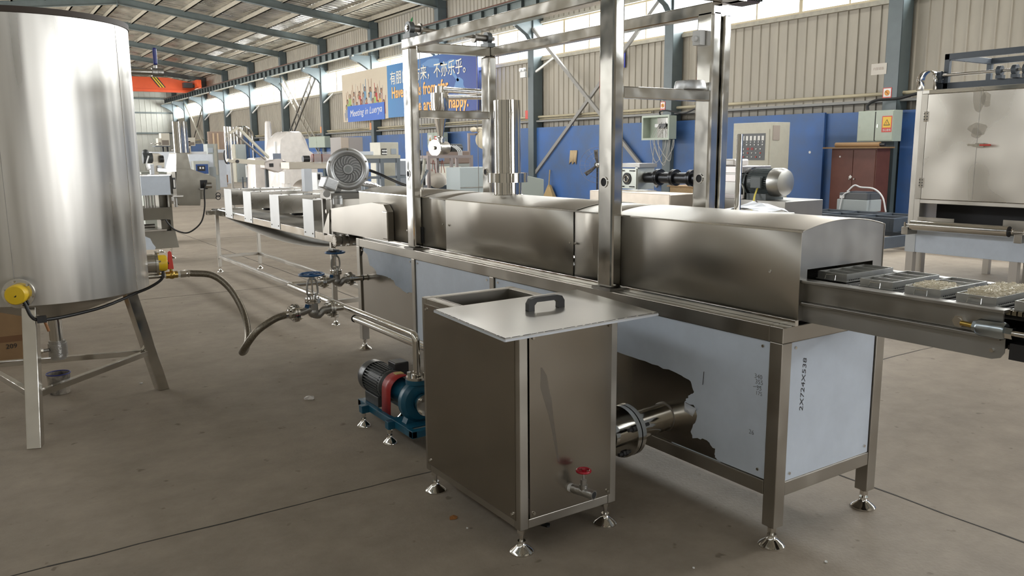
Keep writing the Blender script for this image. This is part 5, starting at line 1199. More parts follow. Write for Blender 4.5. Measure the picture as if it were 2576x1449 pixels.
# ---- control cabinet
cc = thing('control_cabinet', 'tall cream control cabinet with rows of gauges and knobs', 'cabinet', (13.2, 10.9, 0))
MB().box(13.0, 13.55, 10.42, 11.36, 0, 2.05).build('housing', CREAM, cc, bevel=.006)
d = MB().box(12.985, 13.0, 10.46, 11.34, .15, 1.92).build('door', CREAM, cc, bevel=.003)
a_, b_ = at(1856, 337, x=12.983), at(1923, 403, x=12.983)
MB().box(12.98, 12.985, b_.y, a_.y, b_.z, a_.z).build('instrument_panel', mat('panel_grey', (.10, .105, .11), .4), d)
W_, H_ = a_.y-b_.y, a_.z-b_.z; m1 = MB(); m2 = MB(); m3 = MB(); m4 = MB()
for i in range(7):
    y = a_.y-W_*(.08+.14*i)
    m1.box(12.972, 12.98, y-W_*.04, y+W_*.04, a_.z-H_*.26, a_.z-H_*.09)
    m2.cyl((12.98, y, a_.z-H_*.32), (12.965, y, a_.z-H_*.32), .012, n=8).cyl((12.98, y, a_.z-H_*.42), (12.965, y, a_.z-H_*.42), .014, n=8)
for i in range(6):
    for j in range(3):
        y = a_.y-W_*(.1+.15*i); z = a_.z-H_*(.58+.15*j)
        if i in (2, 3) and j == 0: m3.box(12.975, 12.98, y-.03, y+.03, z-.02, z+.025)
        elif (i+j) % 3 == 0: m4.cyl((12.98, y, z), (12.965, y, z), .013, n=8)
        else: m2.cyl((12.98, y, z), (12.965, y, z), .012, n=8)
m1.build('gauges', mat('gauge_white', (.75, .75, .72), .3), d); m2.build('knobs', WHITEP, d); m3.build('displays', mat('display_red', (.30, .03, .03), .3), d); m4.build('red_buttons', REDH, d)
q_ = at(1953, 334, y=10.415); MB().box(q_.x-.10, q_.x+.10, 10.41, 10.42, q_.z-.14, q_.z+.14).build('vent_panel', mat('vent_brown', (.42, .36, .31), .6), cc)
# ---- extruder line
ex = thing('extruder', 'extruder with black ribbed barrel, steel gearbox and dark motor', 'machine', (9, 8.4, 0))
EXS = mat('extruder_steel', (.40, .39, .37), .38, .9, noise=.1, nscale=3)
MB().box(8.72, 9.5, 6.72, 9.0, .10, .87).build('base', EXS, ex, bevel=.006)
MB().box(8.80, 9.35, 7.52, 8.14, .87, 1.30).build('gearbox', EXS, ex, bevel=.01); m = MB()
m.box(8.77, 9.38, 7.50, 8.16, 1.10, 1.20).box(8.78, 9.37, 7.47, 8.18, .87, .93).box(8.78, 9.37, 7.49, 8.17, 1.22, 1.31); m.build('gearbox_flange', mat('gear_steel', (.46, .43, .42), .35, .9), ex, bevel=.004)
MB().box(8.785, 8.80, 8.04, 8.09, .98, 1.10).build('sight_glass', CREAM, ex)
mo = MB().cyl((8.98, 7.46, 1.10), (8.98, 7.06, 1.10), .165, n=36).build('motor', MOTORG, ex); m = MB()
for k in range(40):
    t = 2*pi*k/40; c = Vector((8.98+.165*cos(t), 0, 1.10+.165*sin(t))); o_ = Vector((cos(t), 0, sin(t)))*.022
    m.bar(Vector((c.x, 7.42, c.z))+o_*.5, Vector((c.x, 7.10, c.z))+o_*.5, .006, .022, up=o_)
m.build('motor_fins', MOTORG, mo)
MB().lathe([(.0, 0), (.06, 0), (.19, .03), (.195, .08)], (8.98, 7.54, 1.10), (0, -1, 0)).build('motor_shield', MOTORG, mo)
MB().lathe([(.19, 0), (.192, .12), (.17, .17), (.10, .19), (0, .19)], (8.98, 7.10, 1.10), (0, -1, 0), n=36).build('fan_cowl', mat('cowl_satin', (.50, .50, .48), .35, .9), mo)
MB().box(8.76, 8.84, 7.16, 7.34, 1.02, 1.18).build('terminal_box', MOTORG, mo, bevel=.012)
MB().box(8.80, 9.16, 7.10, 7.42, .87, .95).build('motor_foot', MOTORG, mo)
m = MB(); m.cyl((9.0, 8.16, 1.12), (9.0, 9.60, 1.11), .085, n=32); ba = m.build('barrel', mat('barrel_black', (.035, .037, .042), .28, .6), ex)
for y in (8.30, 8.62, 8.98, 9.32):
    MB().cyl((9.0, y-.035, 1.12), (9.0, y+.0, 1.12), .125, n=32).cyl((9.0, y+.008, 1.12), (9.0, y+.04, 1.12), .125, n=32).build('barrel_flange', MATS['barrel_black'], ba, bevel=.003)
dh = MB().box(8.82, 9.18, 9.62, 9.68, .92, 1.28).build('die_plate', mat('die_steel', (.60, .62, .57), .35, .8), ex, bevel=.003)
ap = at(1601, 447, x=8.80)
dp_ = MB().box(8.80, 8.84, 9.63, 10.05, .93, 1.25).build('die_face', MATS['die_steel'], ex, bevel=.003)
MB().cyl((8.80, 9.84, 1.09), (8.785, 9.84, 1.09), .095, n=28).build('die_disc', BLACKP, dp_); MB().ring((8.78, 9.84, 1.09), (1, 0, 0), .05, .012).build('die_ring', POLISH, dp_)
m = MB()
for sy in (-1, 1):
    for sz in (-1, 1): m.box(8.78, 8.80, 9.84+sy*.12-.05, 9.84+sy*.12+.05, 1.09+sz*.125-.008, 1.09+sz*.125+.008)
m.build('die_bolts', INK, dp_)
m = MB().box(8.82, 9.2, 9.58, 10.10, 1.27, 1.33).box(8.82, 9.2, 9.58, 10.10, .86, .90).box(8.85, 8.90, 9.62, 9.70, 0, .86).box(8.85, 8.90, 9.95, 10.03, 0, .86); m.build('die_frame', EXS, ex)
MB().box(8.85, 9.15, 8.16, 8.42, .87, 1.0).build('barrel_seat', EXS, ex)
MB().tube(smoothpath([(8.78, 7.5, 1.08), (8.76, 7.44, 1.0), (8.74, 7.42, .88)], 6), .01).tube(smoothpath([(8.79, 7.25, 1.02), (8.74, 7.22, .9), (8.66, 7.1, .75)], 6), .008).build('power_lead', mat('grey_wire', (.45, .44, .40), .5), ex)
wpk = MB().cbox((8.98, 7.86, 1.36), .30, .36, .09).build('wrapped_parcel', WRAP, bevel=.02); tag(wpk, 'plastic-wrapped parcel lying on the extruder gearbox', 'parcel')
sb = thing('steel_trough', 'low wide steel trough in front of the extruder die', 'trough', (8.2, 8.9, 0))
m = MB(); m.box(7.98, 8.5, 8.05, 9.78, .70, .935).box(8.0, 8.1, 8.1, 8.2, 0, .7).box(8.0, 8.1, 9.6, 9.7, 0, .7).box(8.4, 8.48, 8.1, 8.2, 0, .7).box(8.4, 8.48, 9.6, 9.7, 0, .7); m.build('body', mat('trough_steel', (.60, .53, .45), .38, .9, noise=.08), sb, bevel=.01)
cr_ = thing('wooden_crate', 'wooden crate on a pallet behind the extruder barrel', 'crate', (11.1, 10.8, 0))
MB().box(10.9, 11.5, 10.45, 11.0, .55, .86).build('box', WOOD, cr_, bevel=.004); MB().box(10.86, 11.54, 10.42, 11.04, .86, .885).build('lid', mat('wood_dark', (.34, .22, .11), .7), cr_)
m = MB()
for x in (10.9, 11.15, 11.4): m.box(x, x+.08, 10.45, 11.0, 0, .55)
m.build('pallet', WOOD, cr_)
text('WELDON', 'stencil', mat('faded_brown', (.25, .15, .07), .7), cr_, (10.897, 10.95, .68), (0, -1, 0), (0, 0, 1), .10, .0005, width=.36)
wd_ = thing('welding_machine', 'dark grey welding machine with white cable before the brown cabinet', 'machine', (13.4, 8.9, 0))
p0, p1 = at(2112, 484, x=12.9), at(2180, 520, x=12.9)
MB().box(12.9, 13.3, p1.y, p0.y, p1.z+.11, p0.z).build('upper_case', mat('welder_dark', (.10, .105, .11), .4), wd_, bevel=.01)
MB().box(12.88, 13.32, p1.y-.01, p0.y+.03, p1.z-.1, p1.z+.11).build('lower_case', mat('welder_pale', (.42, .46, .46), .45), wd_, bevel=.01)
MB().box(12.94, 13.25, p1.y+.05, p0.y-.1, p0.z, p0.z+.02).build('top_plate', GUN, wd_)
m = MB().tube(smoothpath([(12.9, p0.y-.15, p0.z+.02), (12.95, p0.y-.25, p0.z+.13), (13.0, p1.y+.2, p0.z+.10), (13.0, p1.y-.05, p0.z+.08), (12.95, p1.y-.25, p0.z-.05), (12.95, p1.y-.33, p0.z-.3)], 7), .014, n=8)
m.tube(smoothpath([(12.9, p0.y-.2, p0.z+.02), (12.86, p0.y-.1, p0.z-.05), (12.85, p0.y-.05, p0.z-.3)], 6), .010, n=8).build('white_cable', WHITEP, wd_)
MB().box(12.895, 12.9, p0.y-.10, p0.y-.01, p0.z-.10, p0.z-.05).build('data_plate', WHITE, wd_)
MB().box(12.95, 13.25, p1.y+.02, p0.y-.02, 0, p1.z-.1).build('trolley', GUN, wd_)
# ================================================================ MIDDLE BACKGROUND
def pb(m, a, b, c, d, y, dep, eps=0.):
    """box whose near face covers photo pixels a..c, b..d in the plane y"""
    p, q = at(a, b, y=y), at(c, d, y=y); q2 = at(a, d, y=y); p2 = at(c, b, y=y)
    x0, x1 = (p.x+q2.x)/2, (q.x+p2.x)/2
    return m.box(x0, x1, y, y+dep, (q.z+q2.z)/2, (p.z+p2.z)/2)
def fl(px, y): return at(px, 500, y=y).x
def tpx(name, lab, cat, px, y, group=None): return thing(name, lab, cat, (fl(px, y), y, 0), group=group)
# cyclone and rotary valve on a stand
cyc = tpx('cyclone_feeder', 'steel cyclone over a rotary valve on a tall frame', 'machine', 1125, 13.2)
Y = 13.2; c = Vector((fl(1121, Y)+.0, Y+.25, 0)); c.x = 7.40
def L_(py, px=1121): return at(px, py, y=Y).z
MB().lathe([(.165, L_(232)), (.165, L_(270)), (.11, L_(300)), (.045, L_(345))], c, n=36).build('cyclone_body', POLISH, cyc)
MB().lathe([(0, L_(214)), (.085, L_(214)), (.085, L_(232)), (.165, L_(232))], c, n=30).build('cyclone_cap', POLISH, cyc)
MB().tube(bend([c+Vector((.0, 0, L_(222))), c+Vector((1.05, .1, L_(222)-.02)), c+Vector((1.15, .1, L_(300)))], .12), .055, n=16).tube(bend([c+Vector((.1, -.1, L_(243))), c+Vector((1.0, -.0, L_(238)))], .1), .048, n=16).build('air_duct', POLISH, cyc)
MB().cyl(c+Vector((0, 0, L_(345))), c+Vector((0, 0, L_(358))), .075).cyl(c+Vector((0, 0, L_(348))), c+Vector((0, 0, L_(345))), .11).build('neck', TUBE, cyc)
rv = MB().cyl(c+Vector((-.14, -.05, L_(372))), c+Vector((.14, .05, L_(372))), .12, n=28).build('rotary_valve', STEELV, cyc)
MB().cyl(c+Vector((-.165, -.06, L_(372))), c+Vector((-.14, -.05, L_(372))), .15, n=28).build('valve_cover', POLISH, rv); MB().cyl(c+Vector((-.20, -.07, L_(372))), c+Vector((-.165, -.06, L_(372))), .035).build('shaft_end', DULL, rv)
MB().cyl(c+Vector((.22, .05, L_(372))), c+Vector((.48, .1, L_(372))), .075, n=24).build('valve_motor', MOTOR, rv); MB().cyl(c+Vector((.14, .05, L_(374))), c+Vector((.24, .06, L_(374))), .05).build('valve_gearbox', DULL, rv)
m = MB()
for k in range(3): m.tube(smoothpath([c+Vector((.15+.05*k, -.12, L_(366))), c+Vector((.26+.04*k, -.16, L_(378))), c+Vector((.30+.03*k, -.15, L_(395)))], 5), .012, n=6)
m.build('white_leads', WHITEP, rv)
FRB = mat('frame_brownish', (.26, .22, .21), .45, .5)
x0, x1, zt_ = at(1076, 391, y=Y).x, at(1190, 391, y=Y).x, at(1120, 391, y=Y).z
m = MB(); m.box(x0, x1, Y, Y+.05, zt_-.05, zt_).box(x0, x1, Y+.55, Y+.6, zt_-.05, zt_).box(x0, x0+.05, Y+.05, Y+.55, zt_-.05, zt_).box(x1-.05, x1, Y+.05, Y+.55, zt_-.05, zt_).box(c.x-.16, c.x-.10, Y+.05, Y+.55, zt_-.05, zt_).box(c.x+.10, c.x+.16, Y+.05, Y+.55, zt_-.05, zt_)
m.build('stand_top', FRB, cyc)
for x in (x0, x1-.05, (x0+x1)/2+.0):
    for y in (Y, Y+.55): MB().box(x, x+.05, y, y+.05, 0, zt_-.05).build('leg', FRB, cyc)
MB().bar((x0+.1, Y+.3, zt_-.05), (x0-.1, Y+.3, .3), .04, .04).build('strut', CREAM, cyc)
bg_ = tpx('white_sack', 'white sack slumped inside the cyclone frame', 'sack', 1112, 13.4); m = MB(); p_ = at(1108, 452, y=13.35)
m.sphere((p_.x, 13.5, p_.z-.02), .20, 20, (1.0, .8, .75)).sphere((p_.x-.1, 13.5, p_.z+.12), .08, 12, (1, .8, 1)).build('sack', mat('sack_white', (.72, .66, .58), .7, bump=.6, bscale=12), bg_)
m = MB()
for dx in (-.09, .1): m.tube(smoothpath([(p_.x+dx-.03, 13.45, p_.z+.12), (p_.x+dx, 13.45, p_.z+.36), (p_.x+dx+.05, 13.45, p_.z+.12)], 5), .006, n=6)
m.build('sack_straps', mat('strap_red', (.35, .10, .08), .6), bg_)
sk = pb(MB(), 1085, 466, 1155, 500, 13.45, .3); zz = min(v.z for v in sk.v)
for v_ in sk.v:
    if v_.z < zz+.01: v_.z = 0
o = sk.build('grey_plinth', GUN); tag(o, 'dark grey plinth under the white sack', 'box')
def floorbox(lab, a, b, c_, y, dep, mt, name='machine_box', cat='machine', bev=.006, zb=0.):
    m = MB(); p, q = at(a, b, y=y), at(c_, b, y=y); m.box(p.x, q.x, y, y+dep, zb, (p.z+q.z)/2); o = m.build(name, mt, bevel=bev); tag(o, lab, cat); return o
LBG = mat('light_blue_grey', (.46, .52, .53), .45)
o = floorbox('light blue-grey machine box right of the cyclone stand', 1157, 421, 1240, 12.45, .5, LBG, 'machine_box', 'machine')
p_, q_ = at(1158, 472, y=12.445), at(1238, 474, y=12.445); MB().box(p_.x, q_.x, 12.44, 12.45, p_.z-.01, p_.z+.006).build('panel_seam', DULL, o)
o = floorbox('pale machine box standing behind the cyclone legs', 1130, 419, 1160, 13.9, .4, CREAM, 'machine_box', 'machine')
p_, q_ = at(1132, 446, y=13.895), at(1149, 463, y=13.895); MB().box(p_.x, q_.x, 13.88, 13.9, q_.z, p_.z).build('panel_recess', DULL, o)
bmach = tpx('brown_gear_unit', 'brown-grey gear unit on a bench behind the cyclone stand', 'machine', 1140, 14.6); pb(MB(), 1095, 380, 1182, 412, 14.6, .4).build('gear_case', mat('brown_grey', (.22, .16, .13), .5), bmach, bevel=.02)
q_ = at(1140, 412, y=14.6); p_ = at(1090, 412, y=14.6); r_ = at(1185, 412, y=14.6); MB().box(p_.x, r_.x, 14.6, 15.1, q_.z-.12, q_.z).build('bench_top', mat('bench_grey', (.30, .32, .30), .5), bmach); MB().box(p_.x+.05, r_.x-.05, 14.65, 15.05, 0, q_.z-.12).build('bench_body', WHITEP, bmach)
pb(MB(), 1096, 396, 1118, 405, 14.55, .1).build('roller', POLISH, bmach)
# doorway-like frame with hanging fittings
hf = tpx('steel_rack', 'tall brown rack with white hanging fittings left of the second post', 'rack', 1200, 17.0)
a_, b_ = at(1178, 335, y=17), at(1262, 335, y=17); m = MB(); m.box(a_.x, b_.x, 17, 17.05, a_.z-.05, a_.z).box(a_.x, a_.x+.05, 17, 17.05, 0, a_.z-.05).box(b_.x-.05, b_.x, 17, 17.05, 0, a_.z-.05); m.build('rack_frame', FRB, hf)
m = MB(); p_ = at(1206, 328, y=17.02); rr = random.Random(2)
for k in range(9): m.sphere((p_.x+rr.uniform(-.18, .22), 17.02+rr.uniform(-.05, .05), p_.z+rr.uniform(-.02, .05)), .07, 10, (1.2, 1, .7))
m.build('cloth_pile', mat('cream_cloth', (.66, .58, .44), .7), hf)
m = MB(); p_ = at(1212, 352, y=16.98); m.lathe([(.0, .0), (.20, 0), (.22, .05), (.0, .12)], (p_.x+.02, 16.98, p_.z), (0, -1, 0), n=24); m.build('hanging_disc', mat('cream_disc', (.70, .62, .46), .6), hf)
# grey steel table with light top
tb = tpx('steel_workbench', 'dark steel workbench with pale top behind the ring blower', 'table', 970, 12.0); y = 12.0
a_, b_ = at(915, 391, y=y), at(1007, 391, y=y); m = MB(); m.box(a_.x, b_.x, y, y+.8, a_.z-.05, a_.z); m.build('table_top', CREAM, tb)
GUN2 = mat('bench_frame_paint', (.16, .19, .22), .45)
m = MB(); m.box(a_.x, b_.x, y+.01, y+.06, a_.z-.12, a_.z-.05).box(a_.x, b_.x+.25, y+.01, y+.05, a_.z-.37, a_.z-.33).box(a_.x, b_.x+.2, y+.01, y+.05, a_.z-.66, a_.z-.60); m.build('frame_rail', GUN2, tb)
for x in (a_.x, a_.x+.28, b_.x-.07):
    for yy in (y, y+.74): MB().box(x, x+.06, yy, yy+.06, 0, a_.z-.05).build('leg', GUN2, tb)
m = MB(); m.bar((b_.x-.05, y+.02, .35), (b_.x+.5, y+.02, a_.z-.25), .03, .03).bar((b_.x-.05, y+.02, .1), (b_.x+.5, y+.02, .55), .03, .03); m.build('brace', GUN2, tb)
wc = tpx('small_control_cabinet', 'white control cabinet with few dials behind the workbench', 'cabinet', 980, 16.5); y = 16.5
m = MB(); a_, b_ = at(956, 358, y=y), at(1002, 358, y=y); m.box(a_.x, b_.x, y, y+.55, 0, a_.z); m.build('housing', CREAM, wc, bevel=.01)
pb(MB(), 960, 374, 973, 391, y-.01, .01).build('dial_panel', DARK, wc); m = MB()
for i in range(3):
    for j in range(2): q_ = at(963+i*4, 379+j*7, y=y-.02); m.cyl(q_, q_-Vector((0, .02, 0)), .02, n=8)
m.build('dials', WHITE, wc)
for s_ in ((984, 374, 997, 388),): pb(MB(), *s_, y-.01, .01).build('vent_panel', mat('vent_blue_grey', (.36, .40, .44), .5), wc)
gb = tpx('grey_double_cabinet', 'brownish grey double cabinet against the blue wall behind the blower', 'cabinet', 880, 27); y = 27.
m = MB(); a_, b_ = at(857, 345, y=y), at(912, 345, y=y); m.box(a_.x, b_.x, y, y+1.0, 0, a_.z).build('body', mat('taupe_cabinet', (.36, .33, .31), .5), gb, bevel=.01)
pb(MB(), 858, 346, 877, 380, y-.02, .02).build('door', mat('tan_door', (.50, .42, .34), .5), gb)
fb = tpx('film_box', 'white film-covered box on the bench behind the blower', 'box', 920, 12.3); a_, b_ = at(900, 381, y=12.3), at(940, 381, y=12.3); zz = at(915, 391, y=12.0).z; MB().box(a_.x+.0, b_.x, 12.3, 12.6, zz, a_.z).build('box', FILMW, fb, bevel=.01); fb.location.z = zz
for o_ in fb.children: o_.location.z = -zz
# workshop bench right of the far portal post
dk = tpx('cluttered_bench', 'dark bench with tools between portal post and cyclone stand', 'bench', 1055, 15.4); y = 15.4
a_, b_ = at(1035, 400, y=y), at(1080, 400, y=y); m = MB(); m.box(a_.x, b_.x, y, y+.6, a_.z-.04, a_.z).build('bench_top', WHITEP, dk); m = MB(); m.box(a_.x, b_.x, y, y+.6, a_.z-.38, a_.z-.34).box(a_.x, b_.x, y+.02, y+.6, a_.z-.72, a_.z-.68).build('shelf', CREAM, dk)
for k, (dx, w, h, mt) in enumerate(((.05, .12, .24, CREAM), (.2, .13, .26, BLACKP), (.36, .05, .2, GUN))): MB().box(a_.x+dx, a_.x+dx+w, y+.05, y+.5, a_.z-.34, a_.z-.34+h).build('crate', mt, dk)
for k, (dx, w, h, mt) in enumerate(((.03, .10, .2, CREAM), (.18, .16, .2, BLACKP))): MB().box(a_.x+dx, a_.x+dx+w, y+.05, y+.5, a_.z-.68, a_.z-.68+h).build('crate', mt, dk)
MB().box(a_.x+.2, a_.x+.28, y+.1, y+.3, a_.z, a_.z+.18).build('bottle', BLACKP, dk)
for x in (a_.x, b_.x-.04): MB().box(x, x+.04, y, y+.6, 0, a_.z-.04).build('leg', GUN, dk)
o = floorbox('slanted pale green machine guard behind the chimney', 1307, 452, 1368, 11.0, .5, mat('guard_green', (.33, .37, .34), .5), 'machine_guard', 'machine')
o.data.vertices[0].co.z += 0
for v_ in o.data.vertices:
    if v_.co.z > .1 and v_.co.x < at(1315, 452, y=11).x: v_.co.z += .10
# ================================================================ LEFT BACKGROUND: HOODED MACHINE (about 12 m away)
SHD = mat('shade_steel', (.25, .235, .20), .42, 1., rvar=.05, noise=.06)
hm = tpx('hooded_machine', 'brown-grey steel machine with slanting hood and twin flues', 'machine', 470, 12.3); y = 12.3
def pz(px, py, yy=None): return at(px, py, y=yy or y)
m = MB(); m.prism([pz(443, 424), pz(480, 425), pz(543, 446), pz(546, 500), pz(505, 501), pz(504, 517), pz(452, 517), pz(443, 508)], (0, .65, 0)); m.build('hood_body', SHD, hm, bevel=.004)
m = MB(); m.prism([pz(442, 384), pz(471, 384), pz(481, 426), pz(443, 425)], (0, .45, 0)); fc_ = m.build('flue_cowl', SHD, hm, bevel=.004)
m = MB(); a_, b_ = pz(434, 424), pz(443, 384); m.prism([pz(443, 384), pz(433, 424), pz(443, 425)], (0, .45, 0)).build('cowl_side', POLISH, hm)
for px, w in ((447, .075), (461, .055)):
    p0_, p1_ = at(px-1, 306, y=12.5+(.12 if px > 450 else 0)), at(px+3, 384, y=12.5+(.12 if px > 450 else 0)); MB().cyl((p0_.x, p0_.y, p0_.z), (p0_.x, p0_.y, p1_.z), w, n=28).build('flue', POLISH, hm)
m = MB(); pb(m, 504, 453, 522, 476, y-.004, .01).build('window_slot', DARK, hm)
p_ = pz(520, 466); MB().cyl((p_.x-.05, y-.06, p_.z), (p_.x+.05, y-.06, p_.z), .04).build('hood_motor', DULL, hm); pb(MB(), 504, 474, 515, 477, y-.05, .05).build('bracket', WHITEP, hm)
pb(MB(), 414, 424, 443, 432, y-.1, .5).build('ledge', POLISH, hm)
pb(MB(), 434, 432, 443, 492, y-.02, .3).build('column', STEELV, hm); m = MB(); pb(m, 435.5, 447, 442, 475, y-.06, .04).build('cylinder_guard', BLACKP, hm); pb(MB(), 436.5, 452, 440.5, 472, y-.07, .012).build('white_label', WHITE, hm)
pb(MB(), 434, 492, 461, 495, y-.15, .5).build('shelf_plate', POLISH, hm); p_ = pz(440, 508); MB().cyl((p_.x, y-.05, p_.z+.07), (p_.x, y-.05, p_.z-.07), .025).build('adjuster', CAST, hm)
m = MB()
for dz in (470+20, 497): q_ = pz(549, dz); m.ring((q_.x, y, q_.z), (0, 1, 0), .03, .006)
m.build('end_ring', BLACK, hm)
pb(MB(), 355, 442, 428, 491, y-.05, .6).build('film_panel', FILM, hm)
pb(MB(), 355, 440, 429, 442.5, y-.06, .62).build('top_edge', TUBE, hm)
m = MB(); 
for px in (366, 372, 380, 388): pb(m, px, 491, px+3, 523, y+.05, .04)
m.build('struts', DULL, hm); pb(MB(), 400, 491, 418, 523, y+.2, .3).build('gear_housing', SHD, hm)
pb(MB(), 355, 523, 432, 553, y-.04, .6).build('side_box', SHD, hm)
pb(MB(), 428, 491, 434, 580, y, .4).build('frame_post', SHD, hm); pb(MB(), 406, 553, 434, 578, y+.1, .3).build('lower_housing', SHD, hm); pb(MB(), 355, 578, 420, 582, y-.02, .5).build('platform', STEELV, hm)
m = MB(); m.prism([pz(355, 583), pz(441, 580), pz(451, 622), pz(390, 627), pz(355, 625)], (0, .5, 0)).build('skirt', SHD, hm, bevel=.003)
m = MB(); m.prism([pz(355, 590, 12.28), pz(378, 600, 12.28), pz(384, 612, 12.28), pz(392, 622, 12.28), pz(390, 628, 12.28), pz(355, 629, 12.28)], (0, .015, 0)).build('film_panel', FILM, hm)
p_ = at(430, 650, z=0)
for px, py in ((433, 650), (406, 636)):
    q_ = at(px, py, z=0); foot(hm, q_.x, q_.y, .16, r=.06)
m = MB(); q_ = pz(366, 571); m.cyl((q_.x, y+.1, q_.z), (q_.x+.14, y+.1, q_.z), .03).build('motor_tail', DULL, hm)
hc_ = MB().tube(smoothpath([pz(519, 458, 12.2), pz(514, 480, 12.2), pz(515, 520, 12.2), pz(508, 555, 12.2), pz(490, 576, 12.2), pz(468, 586, 12.2), pz(440, 578, 12.2), pz(423, 562, 12.2), pz(416, 552, 12.2)], 8), .011, n=8).build('hanging_cable', BLACK); tag(hc_, 'black cable hanging in a deep loop from the hooded machine', 'cable')
# machine right behind (blue-film sides, cabinet)
def unit(name, lab, cat, px, y): return tpx(name, lab, cat, px, y)
y = 30.0
b1 = unit('film_clad_machine', 'pale blue film-clad machine with blue control panel behind the hood', 'machine', 505, 30.)
for a in ((476, 388, 537, 436),): pb(MB(), *a, y, 2.0).build('film_body', FILMW, b1, bevel=.01)
pb(MB(), 383, 382, 442, 428, y, 1.0).build('film_body', FILMW, b1, bevel=.01)
c_ = pb(MB(), 488, 405, 527, 470, y-.3, .3).build('control_console', mat('console_grey', (.46, .47, .42), .5), b1, bevel=.01)
pb(MB(), 493, 413, 524, 437, y-.31, .01).build('console_recess', mat('deep_blue', (.03, .08, .25), .5), c_); m = MB(); pb(m, 497, 417, 516, 430, y-.33, .02).build('console_panel', DARK, c_)
m = MB()
for px in (502, 509): pb(m, px, 420, px+4, 425, y-.34, .01)
m.build('console_dials', mat('gauge_white', (.75, .75, .72), .3), c_)
pb(MB(), 527, 420, 545, 480, y-.1, .6).build('grey_side', mat('slate_grey', (.30, .33, .34), .5), b1)
m = MB(); p_ = at(510, 470, y=y); MB().box(at(480, 470, y=y).x, at(540, 470, y=y).x, y+.1, y+1.0, 0, p_.z+.02).build('plinth', FILMW, b1)
y = 33.
b2 = unit('open_chute_group', 'row of open steel chutes on a dark platform behind the hood', 'machine', 430, y)
CHT = mat('chute_steel', (.52, .48, .40), .4, .7)
for k, (a, b, c2, d) in enumerate(((406, 335, 427, 367), (398, 348, 407, 366), (466, 355, 480, 388), (472, 346, 491, 367))):
    q = pb(MB(), a, b, c2, d, y, .4).build('chute', CHT, b2); pb(MB(), a+2, b+(d-b)*.55, c2-2, d-2, y-.01, .01).build('chute_mouth', mat('mouth_brown', (.18, .15, .12), .6), q)
pb(MB(), 391, 367, 428, 369, y-.1, .6).build('platform', GUN, b2); m = MB()
pb(m, 409, 369, 413, 382, y+.1, .1); pb(m, 420, 369, 424, 382, y+.1, .1); m.build('platform_post', DARK, b2)
q_ = at(410, 382, y=y); MB().box(at(391, 382, y=y).x, at(520, 382, y=y).x, y+.05, y+.9, 0, q_.z).build('lower_body', WHITEP, b2, bevel=.01)
q_ = at(382, 361, y=y); m = MB(); m.sphere((q_.x, y, q_.z), .035, 10).sphere((q_.x+.12, y, q_.z), .03, 10).cyl((q_.x, y, q_.z), (q_.x+.3, y, q_.z), .014).build('knob_shaft', POLISH, b2)
q_ = at(434, 377, y=y); MB().sphere((q_.x, y, q_.z), .045, 10).build('steel_ball', POLISH, b2)
y = 15.
b3 = unit('rounded_motor_machine', 'rounded steel guard with motor between tank and hooded machine', 'machine', 395, y)
m = MB(); m.prism([pz(382, 385, y), pz(400, 386, y), pz(409, 392, y), pz(414, 402, y), pz(414, 422, y), pz(382, 422, y)], (0, .4, 0)).build('guard', CHT, b3, bevel=.01)
pb(MB(), 386, 407, 398, 438, y-.1, .3).build('pedestal', CHT, b3); pb(MB(), 379, 413, 388, 442, y-.2, .1).build('white_panel', FILMW, b3); pb(MB(), 399, 416, 407, 432, y-.2, .1).build('white_panel', FILMW, b3)
m = MB(); q_ = pz(400, 400, y); m.cyl((q_.x, y-.05, q_.z), (q_.x+.06, y-.05, q_.z), .06).build('bearing_block', BLACKP, b3)
m = MB(); q_ = pz(367, 398, y); m.cyl((q_.x-.05, y, q_.z), (q_.x+.10, y, q_.z), .09).sphere((q_.x, y, q_.z+.09), .06, 10).build('motor', MOTOR, b3)
q_ = pz(395, 432, y); MB().box(pz(355, 432, y).x, pz(420, 432, y).x, y, y+.5, 0, q_.z).build('bench', mat('bench_grey2', (.32, .34, .30), .5), b3)
MB().tube(smoothpath([pz(374, 392, y-.2), pz(369, 412, y-.2), pz(373, 425, y-.2), pz(379, 425, y-.2)], 6), .012, n=6).build('white_hose', WHITEP, b3)
# floor-standing things further back, located by where they meet the floor
o = unit('grey_cabinet', 'tall grey cabinet standing alone on the far floor', 'cabinet', 605, 44.5); y = 44.5
q_ = at(592, 363, y=y); r_ = at(618, 363, y=y); MB().box(q_.x, r_.x, y, y+.6, 0, q_.z).build('housing', GREYC, o, bevel=.01); MB().box(q_.x-.04, q_.x, y+.02, y+.6, 0, q_.z).build('side_panel', CREAM, o)
pb(MB(), 599, 376, 616, 452, y-.02, .02).build('door', GREYC, o, bevel=.01)
o = unit('control_cabinet_far', 'cream cabinet with small window beyond the film-clad machine', 'cabinet', 535, 36.); o.name = 'control_cabinet'; y = 36.
q_, r_ = at(521, 362, y=y), at(547, 362, y=y); MB().box(q_.x, r_.x, y, y+.7, 0, q_.z).build('housing', GREYC, o, bevel=.01); pb(MB(), 523, 372, 536, 384, y-.02, .02).build('window', mat('pale_window', (.50, .56, .62), .3), o); pb(MB(), 540, 363, 547, 440, y-.02, .02).build('side_panel', CREAM, o)
o = floorbox('two brown wooden doors stacked upright by the far columns', 524, 331, 563, 46., .3, mat('brown_board', (.30, .215, .16), .5, noise=.15, nscale=1.5), 'brown_boards', 'boards')
m = MB()
for px in (536, 547): q_ = at(px, 335, y=45.98); m.box(q_.x-.04, q_.x+.04, 45.97, 46, .5, q_.z)
m.build('board_edge', mat('board_tan', (.55, .40, .26), .5), o)
